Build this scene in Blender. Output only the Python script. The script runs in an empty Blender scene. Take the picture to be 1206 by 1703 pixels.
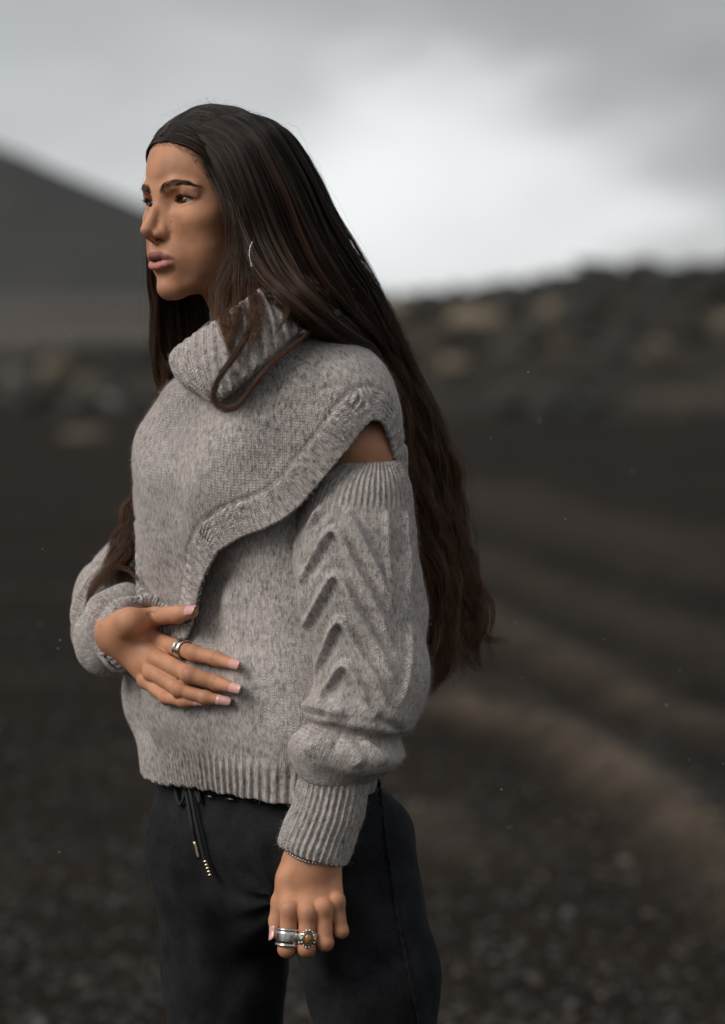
import bpy, math, random
import numpy as np
from mathutils import Vector, Matrix

random.seed(7)
rng = np.random.default_rng(7)
scene = bpy.context.scene
col = scene.collection

# ------------------------------------------------------------------ camera
CAM_D, CAM_Z, FPX = 2.8, 1.40, 4021.0
HORIZON_PY = 600.0
PITCH = math.atan((851.5 - HORIZON_PY) / FPX)
cam_data = bpy.data.cameras.new('camera')
cam_data.sensor_fit = 'VERTICAL'
cam_data.sensor_height = 36.0
cam_data.sensor_width = 25.5
cam_data.lens = 36.0 * FPX / 1703.0
cam_data.clip_start = 0.05
cam_data.clip_end = 9000.0
cam_data.dof.use_dof = True
cam_data.dof.focus_distance = 2.71
cam_data.dof.aperture_fstop = 2.5
cam_data.dof.aperture_blades = 0
cam = bpy.data.objects.new('camera', cam_data)
cam.location = (0.0, -CAM_D, CAM_Z)
cam.rotation_euler = (math.pi / 2 - PITCH, 0.0, 0.0)
col.objects.link(cam)
scene.camera = cam

# ------------------------------------------------------------------ light, sky, exposure
SUN_ELEV, SUN_AZ = math.radians(40), math.radians(-60)     # azimuth measured from -Y (camera side) towards -X when negative
sun_dir = Vector((math.sin(SUN_AZ) * math.cos(SUN_ELEV), -math.cos(SUN_AZ) * math.cos(SUN_ELEV), math.sin(SUN_ELEV)))
sun_data = bpy.data.lights.new('sun', 'SUN')
sun_data.energy = 1.5
sun_data.angle = math.radians(34)
sun_data.color = (1.0, 0.95, 0.89)
sun = bpy.data.objects.new('sun', sun_data)
sun.rotation_euler = sun_dir.to_track_quat('Z', 'Y').to_euler()
sun.location = (0, 0, 30)
col.objects.link(sun)

world = bpy.data.worlds.new('World')
scene.world = world
world.use_nodes = True
wn, wl = world.node_tree.nodes, world.node_tree.links
wn.clear()


def node(tree, typ, **kw):
    n = tree.nodes.new(typ)
    for k, v in kw.items():
        if k.startswith('i_'):
            key = k[2:]
            n.inputs[int(key) if key.isdigit() else key.replace('_', ' ')].default_value = v
        else:
            setattr(n, k, v)
    return n


def build_world():
    t = world.node_tree
    L = t.links.new
    out = node(t, 'ShaderNodeOutputWorld')
    sky = node(t, 'ShaderNodeTexSky', sky_type='NISHITA', sun_disc=False)
    sky.sun_elevation = SUN_ELEV
    sky.sun_rotation = math.atan2(sun_dir.x, sun_dir.y)
    bg_sky = node(t, 'ShaderNodeBackground', i_Strength=0.06)
    L(sky.outputs[0], bg_sky.inputs[0])
    # overcast: layered cloud over the clear sky, all round the horizon
    tc = node(t, 'ShaderNodeTexCoord')
    mp = node(t, 'ShaderNodeMapping')
    mp.inputs['Scale'].default_value = (1.6, 1.6, 3.6)
    mp.inputs['Location'].default_value = (0.25, 0.0, 0.55)
    L(tc.outputs['Generated'], mp.inputs[0])
    n1 = node(t, 'ShaderNodeTexNoise', i_Scale=1.7, i_Detail=5.0, i_Roughness=0.45, i_Distortion=0.25)
    L(mp.outputs[0], n1.inputs['Vector'])
    n2 = node(t, 'ShaderNodeTexNoise', i_Scale=6.0, i_Detail=4.0, i_Roughness=0.5)
    L(mp.outputs[0], n2.inputs['Vector'])
    mixn = node(t, 'ShaderNodeMath', operation='MULTIPLY_ADD')
    L(n2.outputs['Fac'], mixn.inputs[0]); mixn.inputs[1].default_value = 0.10
    L(n1.outputs['Fac'], mixn.inputs[2])
    # break in the cloud near the horizon behind the right hand hill
    nrm = node(t, 'ShaderNodeVectorMath', operation='NORMALIZE')
    L(tc.outputs['Generated'], nrm.inputs[0])
    dist = node(t, 'ShaderNodeVectorMath', operation='DISTANCE')
    sc = node(t, 'ShaderNodeVectorMath', operation='MULTIPLY')
    sc.inputs[1].default_value = (1.0, 1.0, 1.6)
    L(nrm.outputs[0], sc.inputs[0])
    L(sc.outputs[0], dist.inputs[0])
    gx, gz = 0.060, 0.062
    dist.inputs[1].default_value = (gx, 0.995, gz * 1.6)
    wob = node(t, 'ShaderNodeMath', operation='MULTIPLY_ADD'); L(n2.outputs['Fac'], wob.inputs[0]); wob.inputs[1].default_value = .16; wob.inputs[2].default_value = -.08
    dsum = node(t, 'ShaderNodeMath', operation='ADD'); L(dist.outputs['Value'], dsum.inputs[0]); L(wob.outputs[0], dsum.inputs[1])
    gap = node(t, 'ShaderNodeMapRange', i_1=0.02, i_2=0.125, i_3=0.27, i_4=0.0, interpolation_type='SMOOTHERSTEP')
    L(dsum.outputs[0], gap.inputs[0])
    add = node(t, 'ShaderNodeMath', operation='ADD')
    L(mixn.outputs[0], add.inputs[0]); L(gap.outputs[0], add.inputs[1])
    ramp = node(t, 'ShaderNodeValToRGB')
    cr = ramp.color_ramp
    cr.interpolation = 'B_SPLINE'
    cr.elements[0].position = 0.36; cr.elements[0].color = (0.245, 0.25, 0.252, 1)
    cr.elements[1].position = 0.86; cr.elements[1].color = (0.85, 0.87, 0.88, 1)
    e = cr.elements.new(0.56); e.color = (0.43, 0.44, 0.442, 1)
    e = cr.elements.new(0.70); e.color = (0.67, 0.69, 0.695, 1)
    L(add.outputs[0], ramp.inputs[0])
    bg_cloud = node(t, 'ShaderNodeBackground', i_Strength=0.66)
    L(ramp.outputs[0], bg_cloud.inputs[0])
    mix = node(t, 'ShaderNodeMixShader', i_0=0.93)
    L(bg_sky.outputs[0], mix.inputs[1]); L(bg_cloud.outputs[0], mix.inputs[2])
    L(mix.outputs[0], out.inputs[0])


build_world()
scene.view_settings.view_transform = 'Standard'
scene.view_settings.look = 'None'
scene.view_settings.gamma = 1.0
scene.view_settings.exposure = 0.76
scene.view_settings.use_curve_mapping = False
scene.render.engine = 'CYCLES'
scene.cycles.use_denoising = True
scene.cycles.max_bounces = 6
scene.cycles.transparent_max_bounces = 8
scene.cycles.use_adaptive_sampling = True
scene.cycles.adaptive_threshold = 0.015
# ------------------------------------------------------------------ helpers
_cp, _sp = math.cos(PITCH), math.sin(PITCH)
CAM_F = np.array([0, _cp, -_sp]); CAM_U = np.array([0, _sp, _cp]); CAM_P = np.array([0, -CAM_D, CAM_Z])


def Pt(px, py, y=0.0):
    """A point of the place: where the sight line of photograph pixel (px, py) meets the upright plane Y = y."""
    d = np.array([(px - 603.0) / FPX, 0, 0]) + CAM_U * ((851.5 - py) / FPX) + CAM_F
    return CAM_P + d * ((y + CAM_D) / d[1])


def project(P):
    q = np.asarray(P) - CAM_P
    d = q @ CAM_F
    return np.stack([603.0 + FPX * q[..., 0] / d, 851.5 - FPX * (q @ CAM_U) / d], -1), d


def spl(tk, vk, t):
    """Cubic Hermite through keys (finite-difference tangents)."""
    tk = np.asarray(tk, float); vk = np.asarray(vk, float); t = np.asarray(t, float)
    one = vk.ndim == 1
    if one:
        vk = vk[:, None]
    m = np.zeros_like(vk)
    h = np.diff(tk)[:, None]
    s = np.diff(vk, axis=0) / h
    m[0], m[-1] = s[0], s[-1]
    if len(tk) > 2:
        m[1:-1] = (s[:-1] * h[1:] + s[1:] * h[:-1]) / (h[1:] + h[:-1])
    i = np.clip(np.searchsorted(tk, t, side='right') - 1, 0, len(tk) - 2)
    hh = (tk[i + 1] - tk[i])[..., None]
    u = np.clip((t - tk[i]), 0, None)[..., None] / hh
    u = np.clip(u, 0, 1)
    r = ((2*u**3 - 3*u**2 + 1) * vk[i] + (u**3 - 2*u**2 + u) * hh * m[i]
         + (-2*u**3 + 3*u**2) * vk[i + 1] + (u**3 - u**2) * hh * m[i + 1])
    return r[..., 0] if one else r


def sstep(a, b, x):
    t = np.clip((x - a) / (b - a), 0, 1)
    return t * t * (3 - 2 * t)


def hash3(ix, iy, iz, seed):
    h = (ix.astype(np.int64) * 374761393 + iy.astype(np.int64) * 668265263 + iz.astype(np.int64) * 2147483647 + seed * 1274126177) & 0x7fffffff
    h = ((h ^ (h >> 13)) * 1274126177) & 0x7fffffff
    h = (h ^ (h >> 16)) & 0xffff
    return h / 32767.5 - 1.0


def vnoise(P, freq, seed=0):
    """Smooth value noise, -1..1."""
    q = np.asarray(P, float) * freq
    i = np.floor(q).astype(np.int64); f = q - i
    f = f * f * (3 - 2 * f)
    r = 0
    for dx in (0, 1):
        wx = f[..., 0] if dx else 1 - f[..., 0]
        for dy in (0, 1):
            wy = f[..., 1] if dy else 1 - f[..., 1]
            for dz in (0, 1):
                wz = f[..., 2] if dz else 1 - f[..., 2]
                r = r + wx * wy * wz * hash3(i[..., 0] + dx, i[..., 1] + dy, i[..., 2] + dz, seed)
    return r


def fbm(P, freq, octaves=4, seed=0, gain=0.5):
    r = 0; a = 1.0
    for o in range(octaves):
        r = r + a * vnoise(P, freq * 2 ** o, seed + o * 17)
        a *= gain
    return r


def put(o, parent=None, label=None, cat=None, group=None, kind=None):
    col.objects.link(o)
    if parent is not None:
        o.parent = parent
    if label: o['label'] = label
    if cat: o['category'] = cat
    if group: o['group'] = group
    if kind: o['kind'] = kind
    return o


def mesh_obj(name, V, F, mat=None, parent=None, uv=None, attrs=None, cols=None, smooth=True, **tags):
    """V (n,3), F (m,3|4) int array or list of polygons -> one linked mesh object."""
    me = bpy.data.meshes.new(name)
    V = np.asarray(V, np.float32)
    if isinstance(F, np.ndarray):
        m, k = F.shape
        me.vertices.add(len(V)); me.vertices.foreach_set('co', V.ravel())
        me.loops.add(m * k); me.loops.foreach_set('vertex_index', F.astype(np.int32).ravel())
        me.polygons.add(m)
        me.polygons.foreach_set('loop_start', np.arange(0, m * k, k, dtype=np.int32))
        me.update(calc_edges=True)
        li = F.ravel()
    else:
        me.from_pydata([tuple(v) for v in V], [], [tuple(f) for f in F])
        li = np.zeros(len(me.loops), np.int32); me.loops.foreach_get('vertex_index', li)
    if smooth:
        me.polygons.foreach_set('use_smooth', np.ones(len(me.polygons), bool))
    if uv is not None:
        l = me.uv_layers.new(name='UVMap')
        l.data.foreach_set('uv', np.asarray(uv, np.float32)[li].ravel())
    for an, av in (attrs or {}).items():
        at = me.attributes.new(an, 'FLOAT', 'POINT'); at.data.foreach_set('value', np.asarray(av, np.float32))
    for an, av in (cols or {}).items():
        at = me.attributes.new(an, 'FLOAT_COLOR', 'POINT')
        c4 = np.ones((len(V), 4), np.float32); c4[:, :3] = av
        at.data.foreach_set('color', c4.ravel())
    me.validate()
    if mat is not None:
        me.materials.append(mat)
    o = bpy.data.objects.new(name, me)
    return put(o, parent, **tags)


def grid_faces(nv, nu, wrap_u=False, wrap_v=False):
    """Quads of an (nv rows x nu columns) grid."""
    j, i = np.meshgrid(np.arange(nv if wrap_v else nv - 1), np.arange(nu if wrap_u else nu - 1), indexing='ij')
    j2, i2 = (j + 1) % nv, (i + 1) % nu
    return np.stack([j * nu + i, j * nu + i2, j2 * nu + i2, j2 * nu + i], -1).reshape(-1, 4)


def grid_normals(G, wrap_u=False, wrap_v=False):
    def diff(A, ax, wrap):
        if wrap:
            return np.roll(A, -1, ax) - np.roll(A, 1, ax)
        return np.gradient(A, axis=ax)
    n = np.cross(diff(G, 1, wrap_u), diff(G, 0, wrap_v))
    return n / np.maximum(np.linalg.norm(n, axis=-1, keepdims=True), 1e-12)


def shell(G, thick, wrap_u=False):
    """Grid (nv,nu,3) with outward normals -> closed sheet of real thickness: outside, inside and rounded lips at both ends."""
    N = grid_normals(G, wrap_u)
    Gi = G - N * thick
    def lip(r):
        a, b = G[r], Gi[r]
        d = G[r] - G[r + 1 if r == 0 else r - 1]
        d = d / np.maximum(np.linalg.norm(d, axis=-1, keepdims=True), 1e-9) * thick * .5
        return [a + (b - a) * k + d * math.sin(math.pi * k) for k in (.2, .5, .8)]
    top = lip(0); bot = lip(-1)
    return np.concatenate([G, np.stack(bot), Gi[::-1], np.stack(top[::-1])], 0)


def curves_obj(name, strands, radii, mat, parent=None, shape_pow=1.0, tip=0.25, **tags):
    """strands: list of arrays (k,S,3) of equal-length strands; radii: matching list of (k,) root radii."""
    cu = bpy.data.hair_curves.new(name)
    sizes = np.concatenate([np.full(s.shape[0], s.shape[1], np.int32) for s in strands])
    cu.add_curves([int(x) for x in sizes])
    pos = np.concatenate([s.reshape(-1, 3) for s in strands]).astype(np.float32)
    cu.attributes['position'].data.foreach_set('vector', pos.ravel())
    rad = []
    for s, r in zip(strands, radii):
        t = np.linspace(0, 1, s.shape[1])
        rad.append((r[:, None] * (1 - (1 - tip) * t[None] ** shape_pow)).ravel())
    at = cu.attributes.get('radius') or cu.attributes.new('radius', 'FLOAT', 'POINT')
    at.data.foreach_set('value', np.concatenate(rad).astype(np.float32))
    if mat is not None:
        cu.materials.append(mat)
    o = bpy.data.objects.new(name, cu)
    return put(o, parent, **tags)


def tube(P, R, n=12, cap=True):
    """Tube mesh along polyline P (k,3) with radii R (k,) -> V, F list."""
    P = np.asarray(P, float); k = len(P); R = np.broadcast_to(np.asarray(R, float), (k,))
    T = np.gradient(P, axis=0); T /= np.linalg.norm(T, axis=1, keepdims=True)
    up = np.array([0, 0, 1.0]) if abs(T[0, 2]) < .9 else np.array([1.0, 0, 0])
    A = np.zeros_like(P)
    a = np.cross(T[0], up); a /= np.linalg.norm(a)
    for i in range(k):
        a = a - T[i] * (a @ T[i]); a /= np.linalg.norm(a); A[i] = a
    B = np.cross(T, A)
    ph = np.linspace(0, 2 * math.pi, n, endpoint=False)
    V = (P[:, None] + R[:, None, None] * (np.cos(ph)[None, :, None] * A[:, None] + np.sin(ph)[None, :, None] * B[:, None])).reshape(-1, 3)
    F = [tuple(f) for f in grid_faces(k, n, True)]
    if cap:
        V = np.concatenate([V, P[[0, -1]]]); a, b = k * n, k * n + 1
        F += [(i, a, (i + 1) % n) for i in range(n)] + [((k - 1) * n + i, (k - 1) * n + (i + 1) % n, b) for i in range(n)]
    return V, F


def join(parts):
    Vs, Fs, o = [], [], 0
    for V, F in parts:
        Vs.append(np.asarray(V, float)); Fs += [tuple(int(i) + o for i in f) for f in F]; o += len(V)
    return np.concatenate(Vs), Fs


def ball(c, r, n=8):
    r = np.broadcast_to(np.asarray(r, float), (3,))
    a = np.linspace(0, math.pi, n // 2 + 1)[1:-1]; b = np.linspace(0, 2 * math.pi, n, endpoint=False)
    V = [[0, 0, 1.]] + [[math.sin(x) * math.cos(y), math.sin(x) * math.sin(y), math.cos(x)] for x in a for y in b] + [[0, 0, -1.]]
    m = len(a)
    F = [(0, 1 + i, 1 + (i + 1) % n) for i in range(n)]
    F += [(1 + j*n + i, 1 + (j+1)*n + i, 1 + (j+1)*n + (i+1) % n, 1 + j*n + (i+1) % n) for j in range(m-1) for i in range(n)]
    e = 1 + m * n
    F += [(e, 1 + (m-1)*n + (i+1) % n, 1 + (m-1)*n + i) for i in range(n)]
    return np.array(V) * r + np.asarray(c), F


# ---- signed distance sculpting (metres or millimetres, unit free)
def smin(a, b, k):
    h = np.clip(0.5 + 0.5 * (b - a) / k, 0, 1)
    return b + (a - b) * h - k * h * (1 - h)


def smax(a, b, k):
    return -smin(-a, -b, k)


def ell(p, c, r, rot=None):
    q = p - np.asarray(c, float)
    if rot is not None:
        q = q @ rot
    r = np.asarray(r, float)
    k0 = np.linalg.norm(q / r, axis=-1); k1 = np.linalg.norm(q / (r * r), axis=-1)
    return k0 * (k0 - 1.0) / np.maximum(k1, 1e-9)


def cap(p, a, b, ra, rb):
    a = np.asarray(a, float); b = np.asarray(b, float)
    ab = b - a
    h = np.clip(((p - a) @ ab) / (ab @ ab), 0, 1)
    return np.linalg.norm(p - a - h[..., None] * ab, axis=-1) - (ra + (rb - ra) * h)


def chain(p, pts, rad, k):
    d = None
    for i in range(len(pts) - 1):
        e = cap(p, pts[i], pts[i + 1], rad[i], rad[i + 1])
        d = e if d is None else smin(d, e, k)
    return d


def surface_nets(f, lo, hi, h, slack=1.7):
    """Isosurface f = 0 on a sparse grid of 8-cell bricks -> V, F (quads)."""
    lo = np.asarray(lo, float); hi = np.asarray(hi, float)
    nb = np.ceil((hi - lo) / (8 * h)).astype(int)
    g = np.stack(np.meshgrid(*[np.arange(n) for n in nb], indexing='ij'), -1).reshape(-1, 3)
    d = f(lo + (g + .5) * 8 * h)
    g = g[np.abs(d) < 8 * h * .87 * slack]
    l9 = np.stack(np.meshgrid(*[np.arange(9)] * 3, indexing='ij'), -1).reshape(-1, 3)
    S = np.array([1 << 42, 1 << 21, 1], np.int64)
    keys, pos, E = [], [], [[], [], []]
    for s in range(0, len(g), 1500):
        gb = g[s:s + 1500]
        D = f((lo + (gb[:, None] * 8 + l9[None]) * h).reshape(-1, 3)).reshape(len(gb), 9, 9, 9)
        ins = D < 0
        c = [ins[:, i:8 + i, j:8 + j, k:8 + k] for i in (0, 1) for j in (0, 1) for k in (0, 1)]
        cnt = sum(x.astype(np.int8) for x in c)
        w = np.argwhere((cnt > 0) & (cnt < 8))
        b, ijk = w[:, 0], w[:, 1:]
        acc = np.zeros((len(w), 3)); num = np.zeros(len(w))
        for ax in range(3):
            o1, o2 = [a for a in range(3) if a != ax]
            for u in (0, 1):
                for v in (0, 1):
                    a = ijk.copy(); a[:, o1] += u; a[:, o2] += v
                    e = a.copy(); e[:, ax] += 1
                    da = D[b, a[:, 0], a[:, 1], a[:, 2]]; de = D[b, e[:, 0], e[:, 1], e[:, 2]]
                    cr = (da < 0) != (de < 0)
                    t = np.where(cr, da / np.where(cr, da - de, 1), 0)
                    p = a.astype(float); p[:, ax] += t
                    acc += p * cr[:, None]; num += cr
        cell = gb[b] * 8 + ijk
        keys.append(cell @ S)
        pos.append(lo + (gb[b] * 8 + acc / num[:, None]) * h)
        for ax in range(3):
            sl = [slice(0, 8)] * 3; sh = [slice(0, 8)] * 3; sh[ax] = slice(1, 9)
            A = ins[(slice(None), *sl)]; B = ins[(slice(None), *sh)]
            w2 = np.argwhere(A != B)
            if len(w2):
                E[ax].append(np.concatenate([gb[w2[:, 0]] * 8 + w2[:, 1:], A[tuple(w2.T)][:, None].astype(int)], 1))
    keys = np.concatenate(keys); pos = np.concatenate(pos)
    o = np.argsort(keys); keys, pos = keys[o], pos[o]
    F = []
    for ax in range(3):
        if not E[ax]:
            continue
        e = np.concatenate(E[ax]); cell, s = e[:, :3], e[:, 3]
        o1, o2 = (ax + 1) % 3, (ax + 2) % 3
        q = []
        for u, v in ((0, 0), (1, 0), (1, 1), (0, 1)):
            a = cell.copy(); a[:, o1] -= u; a[:, o2] -= v
            kk = a @ S
            i = np.clip(np.searchsorted(keys, kk), 0, len(keys) - 1)
            q.append(np.where(keys[i] == kk, i, -1))
        q = np.stack(q, 1)
        ok = (q >= 0).all(1)
        q = np.where(s[:, None] == 1, q, q[:, ::-1])[ok]
        F.append(q)
    F = np.concatenate(F)
    return pos, F


# ---- materials
def new_mat(name):
    m = bpy.data.materials.new(name)
    m.use_nodes = True
    t = m.node_tree
    t.nodes.clear()
    out = node(t, 'ShaderNodeOutputMaterial')
    b = node(t, 'ShaderNodeBsdfPrincipled')
    t.links.new(b.outputs[0], out.inputs[0])
    return m, t, b


def simple_mat(name, color, rough=.6, metal=0.0, bump=None, **kw):
    m, t, b = new_mat(name)
    b.inputs['Base Color'].default_value = (*color, 1)
    b.inputs['Roughness'].default_value = rough
    b.inputs['Metallic'].default_value = metal
    for k, v in kw.items():
        b.inputs[k.replace('_', ' ')].default_value = v
    if bump:
        tc = node(t, 'ShaderNodeTexCoord')
        n = node(t, 'ShaderNodeTexNoise', i_Scale=bump[0], i_Detail=4.0)
        t.links.new(tc.outputs['Object'], n.inputs['Vector'])
        bp = node(t, 'ShaderNodeBump', i_Strength=bump[1], i_Distance=bump[2])
        t.links.new(n.outputs['Fac'], bp.inputs['Height'])
        t.links.new(bp.outputs[0], b.inputs['Normal'])
    return m
# ------------------------------------------------------------------ the woman's clothes: forms
YAW = math.radians(58)
BF = np.array([-math.sin(YAW), -math.cos(YAW), 0.0])      # the way her chest faces
BL = np.array([math.cos(YAW), -math.sin(YAW), 0.0])       # towards her own left
AX = np.array([-0.127, 0.0, 0.0])


def zpy(py, y=0.0):
    k = (851.5 - py) / FPX
    return CAM_Z + (_cp * k - _sp) / (_sp * k + _cp) * (y + CAM_D)


def polar(th, rho, z):
    """Body-frame polar point; th = 0 front, 90 deg her left."""
    return AX + rho[..., None] * (np.cos(th)[..., None] * BF + np.sin(th)[..., None] * BL) + z[..., None] * np.array([0, 0, 1.0])


# --- main body of the pullover: rows (photo height, half width, left reach in photo px, back)
ROWS = [(640, .120, 300, .09), (720, .150, 262, .105), (800, .158, 232, .115), (880, .162, 240, .115), (960, .168, 247, .115),
        (1040, .176, 236, .12), (1110, .186, 208, .128), (1150, .192, 199, .135), (1190, .194, 202, .135), (1230, .190, 214, .13),
        (1262, .184, 221, .125), (1290, .180, 226, .12)]
_k = []
for py, a, px, bb in ROWS:
    w = AX[0] - Pt(px, py, -.05)[0]
    bf = math.sqrt(max((w ** 2 - (a * BL[0]) ** 2), 1e-4)) / abs(BF[0])
    _k.append((a, bf, bb))
_zt = np.array([zpy(r[0]) for r in ROWS])


def ell_rho(th, a, bf, bb):
    c, s = np.cos(th), np.sin(th)
    b = np.where(c >= 0, bf, bb)
    return 1.0 / np.sqrt((c / b) ** 2 + (s / a) ** 2)


def torso_rho(th, z):
    k = spl(-_zt, np.array(_k), -z)
    return ell_rho(th, k[..., 0], k[..., 1], k[..., 2])


HEM_TOP = zpy(1232)
nth, nz = 760, 330
th = np.linspace(0, 2 * math.pi, nth, endpoint=False)
zz = np.linspace(zpy(640), _zt[-1], nz)
TH, ZZ = np.meshgrid(th, zz)
RHO = torso_rho(TH, ZZ)
# soft folds that deepen downwards, a long vertical fold beside the hand, ribbed hem drawn in
hem = sstep(HEM_TOP + .012, HEM_TOP - .012, ZZ)
low = sstep(zpy(860), zpy(1080), ZZ)
fold = (0.0045 * np.sin(TH * 5 + 1.2 + 2 * np.sin(ZZ * 6)) + 0.004 * np.sin(TH * 9 + 9 * ZZ + .4)) * low * (1 - .6 * hem)
P0 = polar(TH, RHO, ZZ)
fold += 0.010 * fbm(P0, 9.0, 3, 5) * low * (1 - .5 * hem)


def ridge(P, pts, wdt, hgt):
    """Height of raised lines that die away towards their ends: pts is a list of 3-D polylines."""
    h = np.zeros(P.shape[:-1])
    for L in pts:
        L = np.asarray(L)
        lo_, hi_ = L.min(0) - 3 * wdt, L.max(0) + 3 * wdt
        m = ((P > lo_) & (P < hi_)).all(-1)
        if not m.any():
            continue
        Q = P[m]; dm = np.full(len(Q), 9.0); pr = np.zeros(len(Q)); k = len(L) - 1
        for i in range(k):
            ab = L[i + 1] - L[i]
            u = np.clip(((Q - L[i]) @ ab) / max(ab @ ab, 1e-12), 0, 1)
            d = np.linalg.norm(Q - L[i] - u[..., None] * ab, axis=-1)
            c = d < dm; dm[c] = d[c]; pr[c] = ((i + u) / k)[c]
        taper = sstep(0, .18, pr) * sstep(1, .82, pr) if k > 2 else 1.0
        h[m] = np.maximum(h[m], np.exp(-(dm / wdt) ** 2) * taper)
    return h * hgt


def cable(P, pts, wdt, hgt):
    """A raised cable with a groove on either side."""
    return ridge(P, pts, wdt, hgt * 1.35) - ridge(P, pts, wdt * 2.3, hgt * .5)


def on_surface(G, pxs):
    """Nearest visible point of grid G at each photograph pixel (the line is filled in every few pixels)."""
    pxs = np.asarray(pxs, float)
    sd_ = np.concatenate([[0], np.cumsum(np.linalg.norm(np.diff(pxs, axis=0), axis=1))])
    pxs = spl(sd_, pxs, np.linspace(0, sd_[-1], max(2, int(sd_[-1] / 11))))
    q, d = project(G.reshape(-1, 3)); g = G.reshape(-1, 3)
    out = []
    for p in pxs:
        near = np.abs(q - np.asarray(p)).max(1) < 6
        if not near.any():
            near = np.linalg.norm(q - np.asarray(p), axis=1) < np.linalg.norm(q - np.asarray(p), axis=1).min() + 3
        i = np.flatnonzero(near); i = i[d[i] < d[i].min() + .012]
        w_ = np.exp(-(np.linalg.norm(q[i] - np.asarray(p), axis=1) / 2.5) ** 2) + 1e-9
        out.append((g[i] * w_[:, None]).sum(0) / w_.sum())
    out = np.array(out)
    for _ in range(2):
        if len(out) > 3:
            out[1:-1] = .25 * out[:-2] + .5 * out[1:-1] + .25 * out[2:]
    return out


fl = [on_surface(P0, [(372, 960), (384, 1010), (392, 1070), (398, 1130), (400, 1190)])]
fold += ridge(P0, fl, .013, .011)
u_arc = TH * .165
ribs = np.cos(u_arc * 2 * math.pi / .0094)
fold += hem * 0.0017 * ribs
TORSO = polar(TH, RHO + fold, ZZ)
# the lowest edge rolls in slightly and is not quite even
TORSO[..., 2] += (0.004 * np.sin(TH * 3) + .0012 * np.sin(TH * 31)) * sstep(.6, 1, (zz[0] - ZZ) / (zz[0] - zz[-1]))

# --- overlay: a cape that hangs from the collar over bust and near shoulder, cut along a slanting ribbed band
CROWS = [  # (front rho, front z-px) (side rho, px) (back rho, px)
    ((.070, 622), (.060, 560), (.070, 540)),
    ((.098, 655), (.100, 562), (.095, 560)),
    ((.108, 700), (.152, 580), (.120, 600)),
    ((.122, 757), (.190, 622), (.134, 660)),
    ((.129, 805), (.212, 690), (.138, 735)),
    ((.121, 880), (.221, 770), (.138, 810)),
    ((.116, 960), (.222, 860), (.136, 900)),
    ((.112, 1060), (.218, 960), (.13, 1000))]


def cape_profile(th, s):
    """th (n,), s (m,) in 0..1 -> (m,n,3)"""
    t = th - math.radians(6)                 # shoulder point sits a little behind the side
    c2 = np.cos(t) ** 2
    wf = np.where(np.cos(t) >= 0, c2, 0); wb = np.where(np.cos(t) < 0, c2, 0); ws = 1 - c2
    ws = ws ** 1.15; sm = wf + wb + ws; wf, wb, ws = wf / sm, wb / sm, ws / sm
    keys = np.linspace(0, 1, len(CROWS))
    R, Z = [], []
    for f, sd, b in CROWS:
        far = sstep(0.0, .8, -np.sin(t))
        R.append(ell_rho(t, sd[0], f[0], b[0]) * (1 - (.30 if sd[1] < 700 else .22) * far * ws))
        Z.append(wf * zpy(f[1], -.07) + ws * zpy(sd[1] + 50 * far, -.16 + .3 * far) + wb * zpy(b[1], .08))
    R = spl(keys, np.array(R), s); Z = spl(keys, np.array(Z), s)
    return polar(np.broadcast_to(th, R.shape), R, Z)


BAND = [(760, 800), (671, 790), (655, 756), (643, 724), (630, 703), (614, 697), (598, 714), (580, 742), (560, 766), (530, 802), (500, 838), (470, 862), (440, 876), (400, 891),
        (366, 914), (349, 945), (338, 980), (333, 1008), (326, 1036), (306, 1075), (270, 1120), (200, 1150)]
_poly = np.array(BAND + [(100, 1150), (100, 300), (760, 300)], float)


def inside(poly, q):
    x, y = q[..., 0], q[..., 1]
    r = np.zeros(x.shape, bool)
    for (x1, y1), (x2, y2) in zip(poly, np.roll(poly, -1, 0)):
        c = (y1 > y) != (y2 > y)
        r ^= c & (x < (x2 - x1) * (y - y1) / (y2 - y1 + 1e-12) + x1)
    return r


ncu = 640
cth = np.linspace(-math.pi, math.pi, ncu, endpoint=False)
fine = np.linspace(0, 1, 500)
Cf = cape_profile(cth, fine)
ins = inside(_poly, project(Cf)[0])
ins[:60] = True
s_end = np.array([fine[np.argmax(~ins[:, i])] if (~ins[:, i]).any() else 1.0 for i in range(ncu)])
deg = np.degrees(cth)
vis = (deg > -8) & (deg < 128)
# hidden far side mirrors the near side; the back hangs to the level of the near back edge
s_m = s_end.copy()
near = lambda d: np.interp(d, deg[vis], s_end[vis])
for i, d in enumerate(deg):
    if not vis[i]:
        s_m[i] = near(min(abs(d), 127.0)) if abs(d) > 8 else near(max(d, -8))
k = np.exp(-np.linspace(-2, 2, 9) ** 2); k /= k.sum()
s_m = np.convolve(np.concatenate([s_m[-4:], s_m, s_m[:4]]), k, 'valid')
ncv = 340
v01 = np.linspace(0, 1, ncv)
seg = np.linalg.norm(np.diff(Cf, axis=0), axis=-1)
arc = np.concatenate([np.zeros((1, ncu)), np.cumsum(seg, 0)])
S = v01[:, None] * s_m[None]
CAPE = np.empty((ncv, ncu, 3)); CV = np.empty((ncv, ncu))
for i in range(ncu):
    for a in range(3):
        CAPE[:, i, a] = np.interp(S[:, i], fine, Cf[:, i, a])
    CV[:, i] = np.interp(S[:, i], fine, arc[:, i])
edge = np.concatenate([[0], np.cumsum(np.linalg.norm(np.diff(CAPE[-1], axis=0), axis=-1))])
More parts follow.
